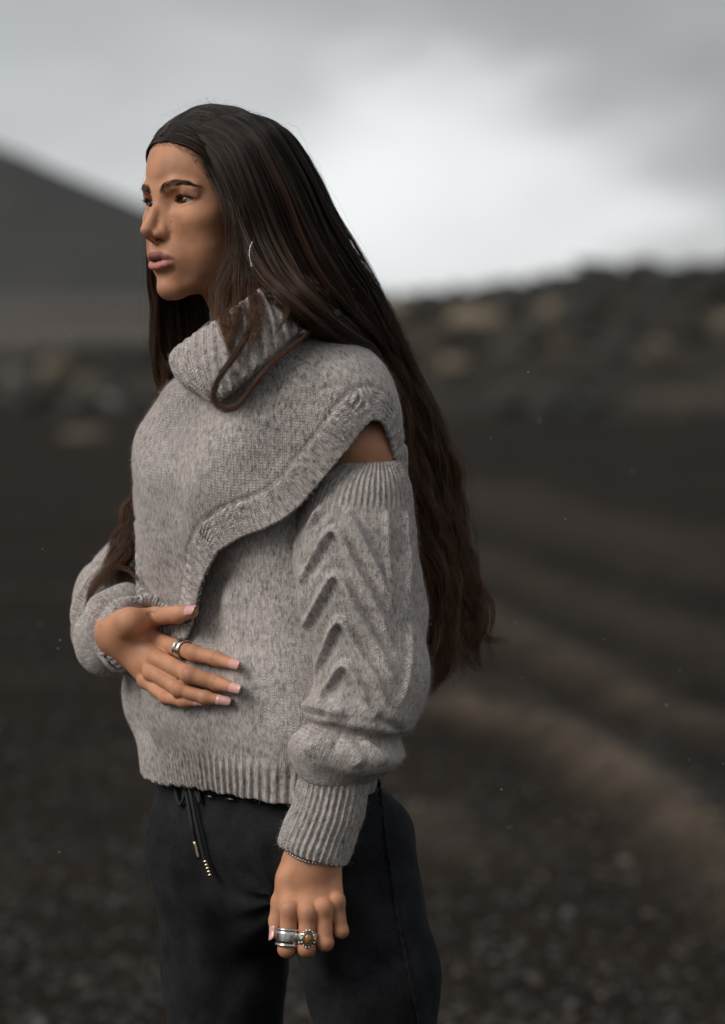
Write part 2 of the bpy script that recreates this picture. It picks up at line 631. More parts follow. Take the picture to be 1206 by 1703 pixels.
# true distance to the edge, so the band keeps its width where the edge runs steeply
ek = CAPE[-1]
et = np.gradient(ek, axis=0); et /= np.maximum(np.linalg.norm(et, axis=1, keepdims=True), 1e-9)
DE = np.empty((ncv, ncu)); ES = np.empty((ncv, ncu))
win = np.arange(-110, 111, 2)
for i in range(ncu):                      # nearest point of the edge, looked for along the neighbouring columns
    jj = (i + win) % ncu
    dd = np.linalg.norm(CAPE[:, i][:, None] - ek[jj][None], axis=-1)
    k_ = jj[dd.argmin(1)]
    DE[:, i] = dd.min(1)
    ES[:, i] = edge[k_] + np.clip(((CAPE[:, i] - ek[k_]) * et[k_]).sum(-1), -.004, .004)
BW = 0.036
band = sstep(BW + .003, BW - .003, DE)
front = np.clip(np.cos(cth), 0, 1)[None]
N = grid_normals(CAPE, True)
if (N[ncv // 2, ncu // 2] @ BF) < 0:
    N = -N
ribc = np.cos(ES * 2 * math.pi / .0088)
soft = 0.007 * fbm(CAPE, 8.0, 3, 11) * sstep(.03, .12, CV) + .0035 * np.sin(np.broadcast_to(cth, CV.shape) * 7 + 14 * CV) * sstep(.05, .2, CV)
bustf = on_surface(CAPE, [(395, 690), (352, 740), (330, 800), (318, 860), (300, 940)])
soft += ridge(CAPE, [bustf], .020, .004)
CAPE = CAPE + N * (soft + .004 + band * (.0014 + .0013 * ribc) - .0022 * np.exp(-((DE - BW) / .0035) ** 2) )[..., None]

# --- tubes given ring by ring: (px, py, depth, half width px, ring tilt in degrees, depth ratio)


def ring_tube(keys, n_u, n_v, close=False):
    K = np.array(keys, float)
    c = np.array([Pt(a[0], a[1], a[2]) for a in K])
    hw = K[:, 3] / FPX * (CAM_D + K[:, 2])
    t = np.concatenate([[0], np.cumsum(np.maximum(np.linalg.norm(np.diff(c, axis=0), axis=1), .006))])
    tt = np.linspace(0, t[-1], n_v)
    C = spl(t, c, tt); HW = spl(t, hw, tt); TI = np.radians(spl(t, K[:, 4], tt)); DR = spl(t, K[:, 5], tt)
    ph = np.linspace(0, 2 * math.pi, n_u, endpoint=False)       # 0 = towards photo left, 90 = towards the camera
    X = np.stack([-np.cos(TI), 0 * TI, np.sin(TI)], -1)
    D = np.array([0, -1.0, 0])
    G = C[:, None] + HW[:, None, None] * (np.cos(ph)[None, :, None] * X[:, None] + (DR[:, None] * np.sin(ph)[None])[..., None] * D)
    return G, ph, tt


def outward(G, wrap=True):
    n = grid_normals(G, wrap)
    c = G.mean(1, keepdims=True)
    if ((G - c) * n).sum() < 0:
        n = -n
    return n


# near sleeve
SLV = [(612, 768, -.135, 50, -2, 1.10), (604, 790, -.137, 73, 0, .98), (596, 835, -.140, 92, 2, .88), (592, 880, -.142, 101, 3, .85), (592, 940, -.146, 107, 3, .85),
       (600, 1000, -.150, 109, 4, .85), (610, 1060, -.155, 103, 6, .86), (615, 1110, -.160, 101, 8, .88), (612, 1150, -.163, 99, 9, .90), (600, 1182, -.166, 101, 10, .92),
       (592, 1200, -.167, 97, 11, .90), (588, 1212, -.167, 84, 12, .84), (584, 1223, -.167, 91, 12, .88), (578, 1243, -.168, 101, 11, .92), (568, 1264, -.168, 92, 11, .92),
       (560, 1280, -.168, 72, 10, .90), (557, 1294, -.168, 55, 9, .90)]
SLEEVE, sph, st = ring_tube(SLV, 420, 520)
Ns = outward(SLEEVE)
sv = np.broadcast_to(st[:, None], SLEEVE.shape[:2])
RID = [[(500, 900), (530, 850), (554, 812), (590, 875), (625, 945), (657, 1018)],
       [(494, 985), (524, 925), (554, 880), (590, 945), (628, 1015), (660, 1085)],
       [(502, 1062), (530, 1002), (557, 955), (594, 1020), (632, 1085), (662, 1142)],
       [(515, 1132), (540, 1078), (564, 1030), (598, 1088), (634, 1146), (654, 1180)],
       [(524, 1172), (551, 1132), (572, 1102), (598, 1142), (618, 1180)]]
rid3 = [on_surface(SLEEVE, r) for r in RID]
top_rib = sstep(.052, .042, sv)
hs = cable(SLEEVE, rid3, .0050, .0088)
hs += ridge(SLEEVE, [on_surface(SLEEVE, r) for r in ([(640, 815), (646, 920), (654, 1030)], [(672, 825), (679, 930), (684, 1040)], [(684, 1030), (682, 1100), (664, 1185)], [(503, 930), (508, 1010), (520, 1080)])], .0045, .0038)
hs = hs * sstep(.045, .06, sv)
hs += 0.0011 * np.cos(sph * .072 * 2 * math.pi / .0082)[None] * top_rib
hs += .0045 * fbm(SLEEVE, 16.0, 3, 21) * sstep(.03, .1, sv)
low_s = sstep(.30, .38, sv)
hs += low_s * .006 * fbm(SLEEVE * np.array([1, 1, 2.2]), 14.0, 2, 8)
hs += ridge(SLEEVE, [on_surface(SLEEVE, r) for r in ([(505, 1250), (535, 1232), (560, 1238)], [(560, 1225), (590, 1250), (600, 1275)], [(610, 1240), (640, 1262)])], .007, .006)
hs -= ridge(SLEEVE, [on_surface(SLEEVE, r) for r in ([(625, 1188), (655, 1212), (676, 1222)], [(495, 1176), (520, 1190), (548, 1190)])], .006, .006)
hs += ridge(SLEEVE, [on_surface(SLEEVE, [(488, 1178), (512, 1172), (540, 1180), (580, 1186)])], .007, .007)
SLEEVE = SLEEVE + Ns * hs[..., None]

# near cuff
CUF = [(557, 1280, -.168, 56, 8, .92), (555, 1300, -.168, 58, 8, .92), (545, 1345, -.169, 59, 10, .92), (531, 1385, -.170, 61, 14, .90), (521, 1412, -.171, 61.5, 17, .88), (519, 1419, -.171, 60, 17, .88)]
CUFF, cph, ct = ring_tube(CUF, 330, 110)
hc = .0013 * np.cos(cph * .043 * 2 * math.pi / .0079)[None] + .002 * fbm(CUFF, 30, 2, 3)
CUFF = CUFF + outward(CUFF) * hc[..., None]

# far sleeve: pushed up in thick folds round the forearm that comes across the belly


def path_tube(P, R, n_u, n_v, ratio=1.0):
    """Tube round a 3-D path; P (k,3), R (k,)"""
    P = np.asarray(P, float)
    t = np.concatenate([[0], np.cumsum(np.linalg.norm(np.diff(P, axis=0), axis=1))])
    tt = np.linspace(0, t[-1], n_v)
    C = spl(t, P, tt); RR = spl(t, np.asarray(R, float), tt)
    T = np.gradient(C, axis=0); T /= np.linalg.norm(T, axis=1, keepdims=True)
    A = np.zeros_like(C); a = np.cross(T[0], [0, 1.0, .2]); a /= np.linalg.norm(a)
    for i in range(n_v):
        a = a - T[i] * (a @ T[i]); a /= np.linalg.norm(a); A[i] = a
    B = np.cross(T, A)
    ph = np.linspace(0, 2 * math.pi, n_u, endpoint=False)
    return C[:, None] + RR[:, None, None] * (np.cos(ph)[None, :, None] * A[:, None] + ratio * np.sin(ph)[None, :, None] * B[:, None]), ph, tt


FS = [Pt(325, 700, .15), Pt(300, 800, .17), Pt(276, 890, .18), Pt(240, 950, .17), Pt(212, 996, .13), Pt(199, 1024, .085), Pt(200, 1037, .045), Pt(205, 1046, .015), Pt(211, 1051, -.008), Pt(218, 1055, -.024)]
FR = [.042, .046, .050, .053, .055, .055, .053, .050, .046, .038]
FARS, fph, ft = path_tube(FS, FR, 330, 420)
Nf = outward(FARS)
fvv = np.broadcast_to(ft[:, None], FARS.shape[:2])
hf = (.006 * np.sin(fvv * 120 + 2 * np.cos(fph)[None] + 1.2) + .0035 * np.sin(fvv * 210 + 3 * np.sin(fph)[None])) * sstep(ft[-1] * .45, ft[-1] * .75, fvv) + .008 * fbm(FARS, 13, 3, 31)
FARS = FARS + Nf * hf[..., None]
FC = [Pt(212, 1046, .02), Pt(217, 1051, -.005), Pt(222, 1055, -.025), Pt(226, 1057, -.040), Pt(229, 1058, -.050), Pt(231, 1059, -.055), Pt(231.5, 1059, -.0555)]
FCR = [.034, .0345, .0365, .040, .0415, .0395, .034]
FARC, fcph, fct = path_tube(FC, FCR, 300, 80)
FARC = FARC + outward(FARC) * (.0004 * np.cos(fcph * .045 * 2 * math.pi / .0085)[None] + .0045 * fbm(FARC, 18, 3, 77))[..., None]

# collar: thick ribbed roll neck, rim tipped forward
RIM = [(289, 588, -.085), (318, 566, -.125), (358, 541, -.150), (400, 512, -.155), (440, 484, -.140), (478, 462, -.095), (505, 455, -.02), (490, 462, .055), (450, 480, .085), (400, 512, .075), (345, 548, .035), (303, 582, -.025)]
BOT = [(342, 660, -.115), (350, 668, -.150), (378, 651, -.178), (425, 612, -.185), (470, 574, -.170), (516, 534, -.125), (545, 520, -.03), (520, 525, .07), (460, 545, .105), (400, 580, .09), (350, 620, .03), (335, 650, -.05)]
nrim = len(RIM)


def closed(pts, n):
    P = np.array([Pt(*p) for p in pts]); k = len(P)
    P3 = np.concatenate([P[-3:], P, P[:3]]); tk = np.arange(-3, k + 3)
    return spl(tk, P3, np.linspace(0, k, n, endpoint=False))


ncol = 620
rim, bot = closed(RIM, ncol), closed(BOT, ncol)
ctr = (rim + bot) / 2
cc = ctr.mean(0)
out_dir = ctr - cc; axis = bot.mean(0) - rim.mean(0); axis /= np.linalg.norm(axis)
out_dir -= (out_dir @ axis)[:, None] * axis; out_dir /= np.linalg.norm(out_dir, axis=1, keepdims=True)
w = np.linspace(0, 1, 120)[:, None, None]
COL = rim[None] * (1 - w) + bot[None] * w + out_dir[None] * (.011 * np.sin(w * math.pi) ** .8)
ruler = np.concatenate([[0], np.cumsum(np.linalg.norm(np.diff(ctr, axis=0), axis=1))])
crib = np.cos(ruler * 2 * math.pi / .0150)
crib = np.sign(crib) * np.abs(crib) ** .7
COL = COL + out_dir[None] * (.0032 * crib[None, :, None] + .0018 * fbm(COL, 22, 3, 5)[..., None])
# rolled rim on top and the inner layer going down to the neck
inn = rim[None] - out_dir[None] * .011
lipk = []
for k_ in (.25, .5, .75):
    lipk.append(rim + (inn[0] - rim) * k_ - axis * .007 * math.sin(math.pi * k_) + out_dir * .002 * crib[:, None])
inner_rows = [inn[0] + axis * d - out_dir * .004 * (d / .05) for d in (.006, .02, .04, .06)]
under = [bot + axis * .003 - out_dir * .006, bot - axis * .004 - out_dir * .014, bot - axis * .02 - out_dir * .018]
COLG = np.concatenate([np.stack(inner_rows[::-1] + lipk[::-1]), COL, np.stack(under)])
col_u = np.broadcast_to(ruler, COLG.shape[:2])
col_v = np.concatenate([[0], np.cumsum(np.linalg.norm(np.diff(COLG[:, 0], axis=0), axis=1))])[:, None] + 0 * col_u
BODY_H = 0.0013
# ------------------------------------------------------------------ the woman's body: one sculpted surface
HYAW, HPITCH, HROLL = math.radians(48.0), math.radians(-1.0), math.radians(1.0)
HS = 0.93 / 1000.0                                     # head-frame millimetres to metres
_F = np.array([-math.sin(HYAW), -math.cos(HYAW), 0]); _L = np.array([math.cos(HYAW), -math.sin(HYAW), 0]); _U = np.array([0, 0, 1.0])
_F, _U = _F * math.cos(HPITCH) + _U * math.sin(HPITCH), _U * math.cos(HPITCH) - _F * math.sin(HPITCH)
_L, _U = _L * math.cos(HROLL) + _U * math.sin(HROLL), _U * math.cos(HROLL) - _L * math.sin(HROLL)
HM = np.stack([_L, _F, _U])                            # rows: her left, forward, up
HO = np.array([-0.2312, -0.04, 1.5794])


def to_head(P):
    return (P - HO) @ HM.T / HS


def from_head(q):
    return np.asarray(q, float) * HS @ HM + HO


EYE_C, EYE_R = np.array([32.0, -23.0, 0.0]), 12.0
NECK0, NECK1 = np.array([-.142, .040, 1.50]), np.array([-.092, .050, 1.395])


def head_sdf(P):
    q = to_head(P)
    sx = q[:, 0].copy()
    q[:, 0] = np.abs(sx)
    x, y, z = q.T
    d = ell(q, (0, -88, 36), (71, 92, 80))
    d = smin(d, ell(q, (0, -56, -38), (59, 56, 73)), 26)
    d = smin(d, ell(q, (37, -36, -60), (18, 20, 26)), 22)
    d = smin(d, cap(q, (8, -20, -104), (44, -74, -68), 12.5, 14), 22)
    d = smin(d, ell(q, (0, -13, -104), (14, 15, 13)), 13)
    d = smin(d, ell(q, (40, -34, -20), (19, 22, 15)), 22)
    d = smin(d, ell(q, (0, -18, -68), (29, 25, 23)), 17)
    d = smin(d, chain(q, [(6, -5, 13), (26, -6, 17), (44, -19, 14)], [8, 8.0, 6.5], 6), 10)
    # sockets, lids, almond opening
    d = smax(d, -ell(q, (30, 3, 1), (15, 12.0, 9.0)), 11)
    d = smax(d, -ell(q, (18, 3, -3), (4.5, 8, 7)), 9)
    d = smin(d, ell(q, EYE_C + (0, .1, -.3), (14.8, 13.5, 12.6)), 4)
    d = smin(d, chain(q, [(19, -13, 6.5), (27, -9.8, 10), (38, -10.8, 9.8), (48, -20, 5.5)], [2.0, 2.6, 2.8, 2.2], 3), 5)
    d = smax(d, -chain(q, [(18, -12, 2.6), (26, -9.3, 6.0), (34, -9.0, 6.2), (42, -12.6, 4.6), (49, -19, 1.2)], [.5, .9, .9, .8, .4], .5), 1.6)
    u = (x - 33.0) / 13.0
    zc = .45 + .5 * u
    hh = np.where(u < 0, 3.9, 3.6) * np.clip(1 - u * u, 0, 1) ** .62 - .1
    d = smax(d, -np.maximum(np.maximum((np.abs(z - zc) - hh) * .8, np.abs(x - 33.0) - 13), np.maximum(-(y + 30), y - 20)), .9)
    # nose
    nose = chain(q, [(0, -6.5, 10), (0, -3.0, 2), (0, 7.0, -13), (0, 16.0, -27)], [7.0, 6.0, 6.2, 7.0], 5)
    d = smin(d, nose, 9)
    d = smin(d, cap(q, (5, -8, -4), (8.5, 2, -34), 5.6, 7.0), 9)
    d = smin(d, ell(q, (0, 18.2, -34.0), (8.2, 9.4, 7.6)), 6)
    d = smin(d, ell(q, (10.4, 6.0, -39.5), (5.2, 10.2, 5.9)), 6.5)
    d = smin(d, cap(q, (0, 19, -40), (0, 8, -46.5), 4.0, 5.0), 4)
    d = smax(d, -ell(q, (8.0, 9.0, -47.4), (3.4, 7.0, 3.8)), 1.5)
    d = smax(d, -chain(q, [(17.5, 2, -32), (19.6, -1, -39), (18.5, 0, -46)], [.6, 1.4, .8], 1), 4)
    # nasolabial fold, philtrum
    d = smax(d, -cap(q, (0, 12.8, -50), (0, 14.5, -58), 2.0, 1.8), 3)
    # lips
    d = smin(d, chain(q, [(25.5, -6.5, -69.5), (16, 2.4, -66.5), (7, 7.2, -64.2), (0, 7.8, -64.8)], [2.0, 3.6, 4.6, 4.4], 2), 3.6)
    d = smin(d, chain(q, [(25, -7, -71.5), (15, 2.0, -76), (7, 5.2, -78), (0, 5.9, -78.4)], [1.6, 4.2, 5.4, 5.6], 2), 3.6)
    gap = chain(q, [(26, -4.5, -70.4), (15, 5, -70.9), (8, 10, -71.0), (0, 12, -71.1)], [.25, .5, 1.0, 1.25], 1.2)
    gap = smin(gap, chain(q, [(17, -2, -71), (8, 4, -71), (0, 5, -71.2)], [1.0, 2.4, 2.8], 1), 1.5)
    d = smax(d, -gap, 1.2)
    d = smax(d, -chain(q, [(0, 8.0, -88.5), (12, 5, -87.5), (20, -2, -84)], [4.0, 3.6, 2.0], 2), 7)
    # temple hollow and hollow under the cheekbone
    d = smax(d, -ell(q, (80, -30, 14), (14, 22, 20)), 12)
    # ears
    ear = ell(q, (67, -100, -14), (5.5, 16, 29))
    ear = smax(ear, -ell(q, (73, -97, -10), (6, 10, 18)), 3)
    ear = smin(ear, ell(q, (64, -94, -40), (5, 8, 9)), 5)
    d = smin(d, ear, 5)
    d = d * HS
    nk = chain(P, [NECK0, (NECK0 + NECK1) / 2, NECK1], [.051, .049, .056], .02)
    return smin(d, nk, .022)


# --- arms and hands, joints placed on sight lines of the photograph at the depth of what they touch
def depth_on(G, px, py, default):
    q, d = project(G.reshape(-1, 3))
    n = np.linalg.norm(q - (px, py), axis=1) < 5
    if not n.any():
        return default
    i = np.flatnonzero(n)
    return float(G.reshape(-1, 3)[i[np.argmin(d[i])], 1])


def belly(px, py, lift):
    y = min(depth_on(TORSO, px, py, -.1), depth_on(CAPE, px, py, 1.0))
    return Pt(px, py, y - lift)


R_WRIST = Pt(197, 1052, -.058)
R_ELBOW = Pt(214, 985, .15)
R_SHOULDER = Pt(318, 705, .13)
L_SHOULDER = Pt(590, 748, -.112)
L_ELBOW = Pt(620, 1060, -.115)
L_WRIST = Pt(519, 1432, -.172)

RH = {}
# photo joints of the right hand: base knuckle, middle joint, end joint, tip (photo px, lift above the knit in m)
_rf = {'index': [(258, 1066, .020), (322, 1086, .012), (361, 1096, .009), (392, 1105, .007)],
       'middle': [(262, 1096, .024), (315, 1122, .015), (360, 1136, .010), (393, 1145, .007)],
       'ring': [(254, 1117, .022), (299, 1147, .013), (342, 1160, .010), (371, 1165, .007)],
       'little': [(243, 1131, .017), (277, 1160, .010), (306, 1167, .008), (329, 1167, .006)]}
for n_, pts in _rf.items():
    RH[n_] = np.array([belly(*p) for p in pts])
# keep the back of the hand one gentle surface: knuckle depth eased between wrist and middle joints
RH['thumb'] = np.array([Pt(216, 1034, -.085), belly(258, 1025, .016), belly(296, 1022, .013), belly(320, 1018, .010)])
_rr = {'index': [.0102, .0090, .0078, .0058], 'middle': [.0104, .0092, .0079, .0058], 'ring': [.0098, .0086, .0073, .0055], 'little': [.0088, .0075, .0064, .0050],
       'thumb': [.0138, .0106, .0096, .0070]}
YL = -.188
LH = {'index': np.array([Pt(482, 1512, YL - .006), Pt(477, 1578, YL - .012), Pt(481, 1578, YL + .012), Pt(484, 1560, YL + .026)]),
      'middle': np.array([Pt(512, 1516, YL - .010), Pt(510, 1577, YL - .016), Pt(512, 1580, YL + .010), Pt(512, 1556, YL + .026)]),
      'ring': np.array([Pt(538, 1508, YL - .008), Pt(541, 1568, YL - .012), Pt(539, 1570, YL + .012), Pt(535, 1550, YL + .026)]),
      'little': np.array([Pt(559, 1497, YL), Pt(567, 1548, YL - .002), Pt(562, 1548, YL + .018), Pt(553, 1532, YL + .028)]),
      'thumb': np.array([Pt(482, 1462, YL + .014), Pt(467, 1500, YL + .016), Pt(461, 1532, YL + .014), Pt(458, 1552, YL + .008)])}
_lr = {'index': [.0100, .0090, .0078, .0064], 'middle': [.0100, .0090, .0079, .0064], 'ring': [.0095, .0085, .0073, .0060], 'little': [.0088, .0077, .0066, .0054],
       'thumb': [.0125, .0105, .0090, .0062]}


def hand_sdf(P, H, RR, wrist, wr, palm_in):
    d = None
    W = np.asarray(wrist)
    cross = H['little'][0] - H['index'][0]
    palm = None
    for n_, off in (('index', -.30), ('middle', -.08), ('ring', .12), ('little', .30)):
        base = W + cross * off
        k = H[n_][0]
        e = cap(P, base + palm_in * .010, k + palm_in * .004, .0145, RR[n_][0] * 1.12)
        palm = e if palm is None else smin(palm, e, .010)
    # flesh of the palm
    mid = (H['index'][0] + H['little'][0]) / 2
    palm = smin(palm, cap(P, W + palm_in * .014, mid + palm_in * .012, .017, .013), .016)
    for n_ in ('index', 'middle', 'ring', 'little'):
        f = chain(P, H[n_], RR[n_], .003)
        for j in (1, 2):                                     # joints are a little thicker
            f = smin(f, np.linalg.norm(P - H[n_][j], axis=-1) - RR[n_][j] * 1.06, .003)
        kn = np.linalg.norm(P - (H[n_][0] - palm_in * .0025), axis=-1) - RR[n_][0] * .93
        f = smin(f, kn, .008)
        palm = smin(palm, f, .0016)
    t = chain(P, H['thumb'], RR['thumb'], .004)
    web = cap(P, H['thumb'][0], (W + H['index'][0]) / 2 + palm_in * .008, .0145, .011)
    palm = smin(palm, smin(t, web, .010), .009)
    return palm


def body_sdf(P):
    out = np.full(len(P), .30)

    def part(lo, hi, f):
        m = ((P > np.asarray(lo) - .03) & (P < np.asarray(hi) + .03)).all(1)
        if m.any():
            out[m] = np.minimum(out[m], f(P[m]))

    part((-.36, -.22, 1.36), (-.02, .24, 1.75), head_sdf)
    part((-.38, -.30, .99), (.12, .30, 1.47), torso_sdf)
    rb = np.concatenate([*RH.values(), [R_WRIST]]); part(rb.min(0) - .02, rb.max(0) + .02, right_hand)
    lb = np.concatenate([*LH.values(), [L_WRIST]]); part(lb.min(0) - .02, lb.max(0) + .02, left_hand)
    return out


def torso_sdf(P):
    d = ell(P, (-.125, .03, 1.22), (.085, .065, .16))
    d = smin(d, cap(P, NECK1, (-.120, .03, 1.28), .054, .06), .03)
    d = smin(d, chain(P, [(-.115, .03, 1.345), L_SHOULDER + (-.030, .02, .014), L_SHOULDER, L_ELBOW, L_WRIST + (0, 0, .03), L_WRIST], [.035, .040, .047, .028, .021, .022], .012), .02)
    d = smin(d, chain(P, [(-.135, .04, 1.32), R_SHOULDER, R_ELBOW, R_WRIST + (R_ELBOW - R_WRIST) * .12, R_WRIST], [.035, .032, .026, .022, .022], .01), .02)
    return d


R_IN = np.array([.35, .93, -.08]); R_IN /= np.linalg.norm(R_IN)
L_IN = np.array([-.15, .98, 0.0]); L_IN /= np.linalg.norm(L_IN)


def right_hand(P):
    d = hand_sdf(P, RH, _rr, R_WRIST, .026, R_IN)
    return smin(d, cap(P, R_WRIST + (R_ELBOW - R_WRIST) * .12, R_WRIST, .026, .026), .02)


def left_hand(P):
    d = hand_sdf(P, LH, _lr, L_WRIST, .026, L_IN)
    return smin(d, cap(P, L_WRIST + (L_ELBOW - L_WRIST) * .12, L_WRIST, .026, .026), .02)


BODY_V, BODY_F = surface_nets(body_sdf, (-.40, -.32, .74), (.14, .32, 1.74), BODY_H)


# --- skin colour painted per vertex: lips, brows' root, cheeks and lids, scalp under the hair, knuckles; also shade in mouth, nostrils and finger creases
def dist_chain(q, pts):
    return chain(q, [np.asarray(p, float) for p in pts], [0.0] * len(pts), 1e-6)


def skin_colours(V):
    base = np.array([.49, .235, .132])
    C = np.tile(base, (len(V), 1))

    def mixin(mask, c):
        C[:] = C * (1 - mask[:, None]) + np.asarray(c) * mask[:, None]

    C *= (1 + .06 * fbm(V, 55, 3, 4))[:, None]
    hd = V[:, 2] > 1.33
    q = to_head(V); s = q.copy(); q[:, 0] = np.abs(q[:, 0])
    x, y, z = q.T
    fr = hd & (y > -80)
    # darker under the cheekbone and along the jaw, warm tip of the nose, paler under the eye
    cheek_dark = np.exp(-(dist_chain(q, [(36, -12, -46), (52, -36, -36), (62, -60, -26)]) / 24) ** 2) * fr
    mixin(.52 * cheek_dark, (.27, .105, .045))
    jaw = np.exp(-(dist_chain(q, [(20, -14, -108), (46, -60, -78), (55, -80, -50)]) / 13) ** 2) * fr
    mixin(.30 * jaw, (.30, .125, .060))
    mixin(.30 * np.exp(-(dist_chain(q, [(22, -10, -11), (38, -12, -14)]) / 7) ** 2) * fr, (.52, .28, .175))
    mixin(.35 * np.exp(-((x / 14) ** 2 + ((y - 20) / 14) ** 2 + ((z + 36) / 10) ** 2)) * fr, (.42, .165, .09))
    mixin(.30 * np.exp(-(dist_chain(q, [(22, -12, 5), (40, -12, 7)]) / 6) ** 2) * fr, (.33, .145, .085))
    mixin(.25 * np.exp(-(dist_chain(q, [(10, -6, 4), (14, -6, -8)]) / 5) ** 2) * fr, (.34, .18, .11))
    # lips
    ul = dist_chain(q, [(25.0, -4.5, -69.6), (16, 4.0, -67.0), (7, 9.0, -64.9), (0, 9.6, -65.6)])
    ll = dist_chain(q, [(24.5, -5, -71.0), (15, 3.2, -75.4), (7, 7, -77.6), (0, 7.6, -78.0)])
    w = np.clip(1 - x / 27, 0, 1)
    um = sstep(1.0, 0.0, (ul - (1.6 + 3.4 * w ** .5)) / 1.2) * fr
    lm = sstep(1.0, 0.0, (ll - (1.5 + 3.9 * w ** .5)) / 1.2) * fr
    mixin(.95 * um, (.235, .085, .078)); mixin(.95 * lm, (.45, .175, .155))
    mixin((np.abs(z + 71) < 5) * (x < 24) * sstep(9.6, 8.2, y + .0235 * x * x) * (y > -12) * fr * .92, (.09, .025, .022))  # shade between the parted lips, painted dark inside the mouth
    mixin(((x - 8.2) ** 2 / 16 + (y - 9) ** 2 / 55 + (z + 47) ** 2 / 13 < 1.0) * fr * .75, (.05, .018, .012))  # nostril shade painted into the skin colour
    # brows: skin darkened where the hairs grow, lash line
    br = dist_chain(q * (1, 0, 1), np.array(BROW) * (1, 0, 1))
    bw = np.interp(x, [8, 14, 30, 40, 54], [2.8, 4.8, 4.6, 3.2, 1.0])
    mixin(.62 * sstep(1.35, .45, br / bw) * fr, (.065, .034, .022))
    la = dist_chain(q * (1, 0, 1), [(21.5, 0, 1.0), (23, 0, 2.4), (27, 0, 3.7), (32, 0, 4.0), (38, 0, 3.4), (43, 0, 1.9), (46, 0, .4), (49, 0, .6)])
    mixin(.85 * sstep(1.1, .5, la) * (np.abs(y + 14) < 9) * fr, (.03, .018, .014))
    # freckles and moles
    for p, r in (((20, 3, -24), 1.1), ((37, -8, -30), .9), ((30, -6, -47), .8), ((9, 12, -24), .8), ((44, -18, -38), .7), ((12, 2, 38), .7), ((28, -3, 40), .6)):
        m = np.exp(-((s[:, 0] - p[0]) ** 2 + (z - p[2]) ** 2) / r ** 2) * fr * (y > -40)
        mixin(.75 * m, (.13, .06, .035))
    # scalp
    hl = hairline(s)
    mixin(hd * sstep(-7, 6, hl), (.022, .014, .011))
    # hands: knuckles redder
    for H in (RH, LH):
        for n_ in ('index', 'middle', 'ring', 'little'):
            for j, r in ((0, .010), (1, .008), (2, .0065)):
                m = np.exp(-(np.linalg.norm(V - H[n_][j], axis=1) / r) ** 2)
                mixin(.55 * m, (.33, .12, .065))
    for H in (RH, LH):  # finger joint creases: their shade painted as thin dark lines
        for n_ in ('index', 'middle', 'ring', 'little'):
            for j in (1, 2):
                J = H[n_]; ax = J[min(j + 1, 3)] - J[j - 1]; ax = ax / np.linalg.norm(ax)
                w_ = V - J[j]; nr_ = np.linalg.norm(w_, axis=1) < .0125; al = w_ @ ax
                for o_ in ((-.0026, 0, .0026) if j == 1 else (-.0012, .0012)):
                    mixin(.30 * np.exp(-((al - o_) / .0008) ** 2) * nr_, (.20, .075, .04))
    # small ink mark at the root of the right thumb and on the left wrist
    for pl in ([(247, 1018), (251, 1013), (254, 1017), (259, 1011)], [(246, 1019), (252, 1019)]):
        qq, dd = project(V); P3 = [BODY_NEAR(p) for p in pl]
        dm = dist_chain(V, P3)
        mixin(.55 * sstep(.0016, .0006, dm), (.10, .075, .06))
    P3 = [BODY_NEAR(p) for p in [(509, 1434), (513, 1440), (519, 1436)]]
    mixin(.45 * sstep(.0022, .0008, dist_chain(V, P3)), (.11, .07, .05))
    return np.clip(C, .01, 1)


BROW = [(10.5, 4, 13.5), (16, 4.5, 16.5), (28, 1.5, 20.5), (39, -6, 21.5), (46, -15, 19.5), (51, -20, 17)]


def hairline(s):
    """mm inside the hair (positive) measured on the head frame; s signed x."""
    x, y, z = np.abs(s[:, 0]), s[:, 1], s[:, 2]
    zl = np.interp(x, [0, 14, 28, 42, 52, 58, 64], [80, 80, 75, 65, 47, 25, 10])
    r = np.maximum(np.where(y < 10, z - zl, -50), -(y + 66))
    return np.where(z < -75 - .2 * (y + 66), -50, r)


_bq, _bd = project(BODY_V)


def BODY_NEAR(p):
    n = np.linalg.norm(_bq - np.asarray(p), axis=1) < 4
    i = np.flatnonzero(n)
    if not len(i):
        return Pt(p[0], p[1], -.15)
    return BODY_V[i[np.argmin(_bd[i])]]


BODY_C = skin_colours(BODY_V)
# ------------------------------------------------------------------ the place: lava gravel plain, scrubby ridge, cinder cone
def on_ground(px, py, z=0.0):
    d = np.array([(px - 603.0) / FPX, 0, 0]) + CAM_U * ((851.5 - py) / FPX) + CAM_F
    return CAM_P + d * ((z - CAM_Z) / d[2])


BERMS = [[on_ground(*p) for p in pp] for pp in (
    [(780, 1010), (881, 1072), (952, 1120), (1042, 1166), (1132, 1198), (1300, 1260)],
    [(740, 1190), (830, 1215), (920, 1243), (985, 1290), (1052, 1330), (1122, 1374), (1178, 1428), (1300, 1540)],
    [(700, 1355), (740, 1395), (790, 1440)], [(760, 820), (900, 868), (1050, 905), (1300, 960)], [(730, 930), (860, 965), (1000, 1010), (1300, 1110)], [(720, 1120), (860, 1165), (1000, 1240), (1120, 1330), (1300, 1450)])]
BERM_W = [.16, .13, .16, .8, .30, .10]


def berm_field(x, y):
    P = np.stack([x, y, 0 * x], -1)
    out = np.zeros(x.shape)
    for L, w_, k_ in zip(BERMS, BERM_W, (.7, 1.15, .4, .3, .35, .4)):
        dm = np.full(x.shape, 99.0)
        for a, b in zip(L[:-1], L[1:]):
            ab = b - a
            u = np.clip(((P - a) @ ab) / (ab @ ab), 0, 1)
            dm = np.minimum(dm, np.linalg.norm(P - a - u[..., None] * ab, axis=-1))
        out = np.maximum(out, k_ * np.exp(-(dm / w_) ** 2))
    return out


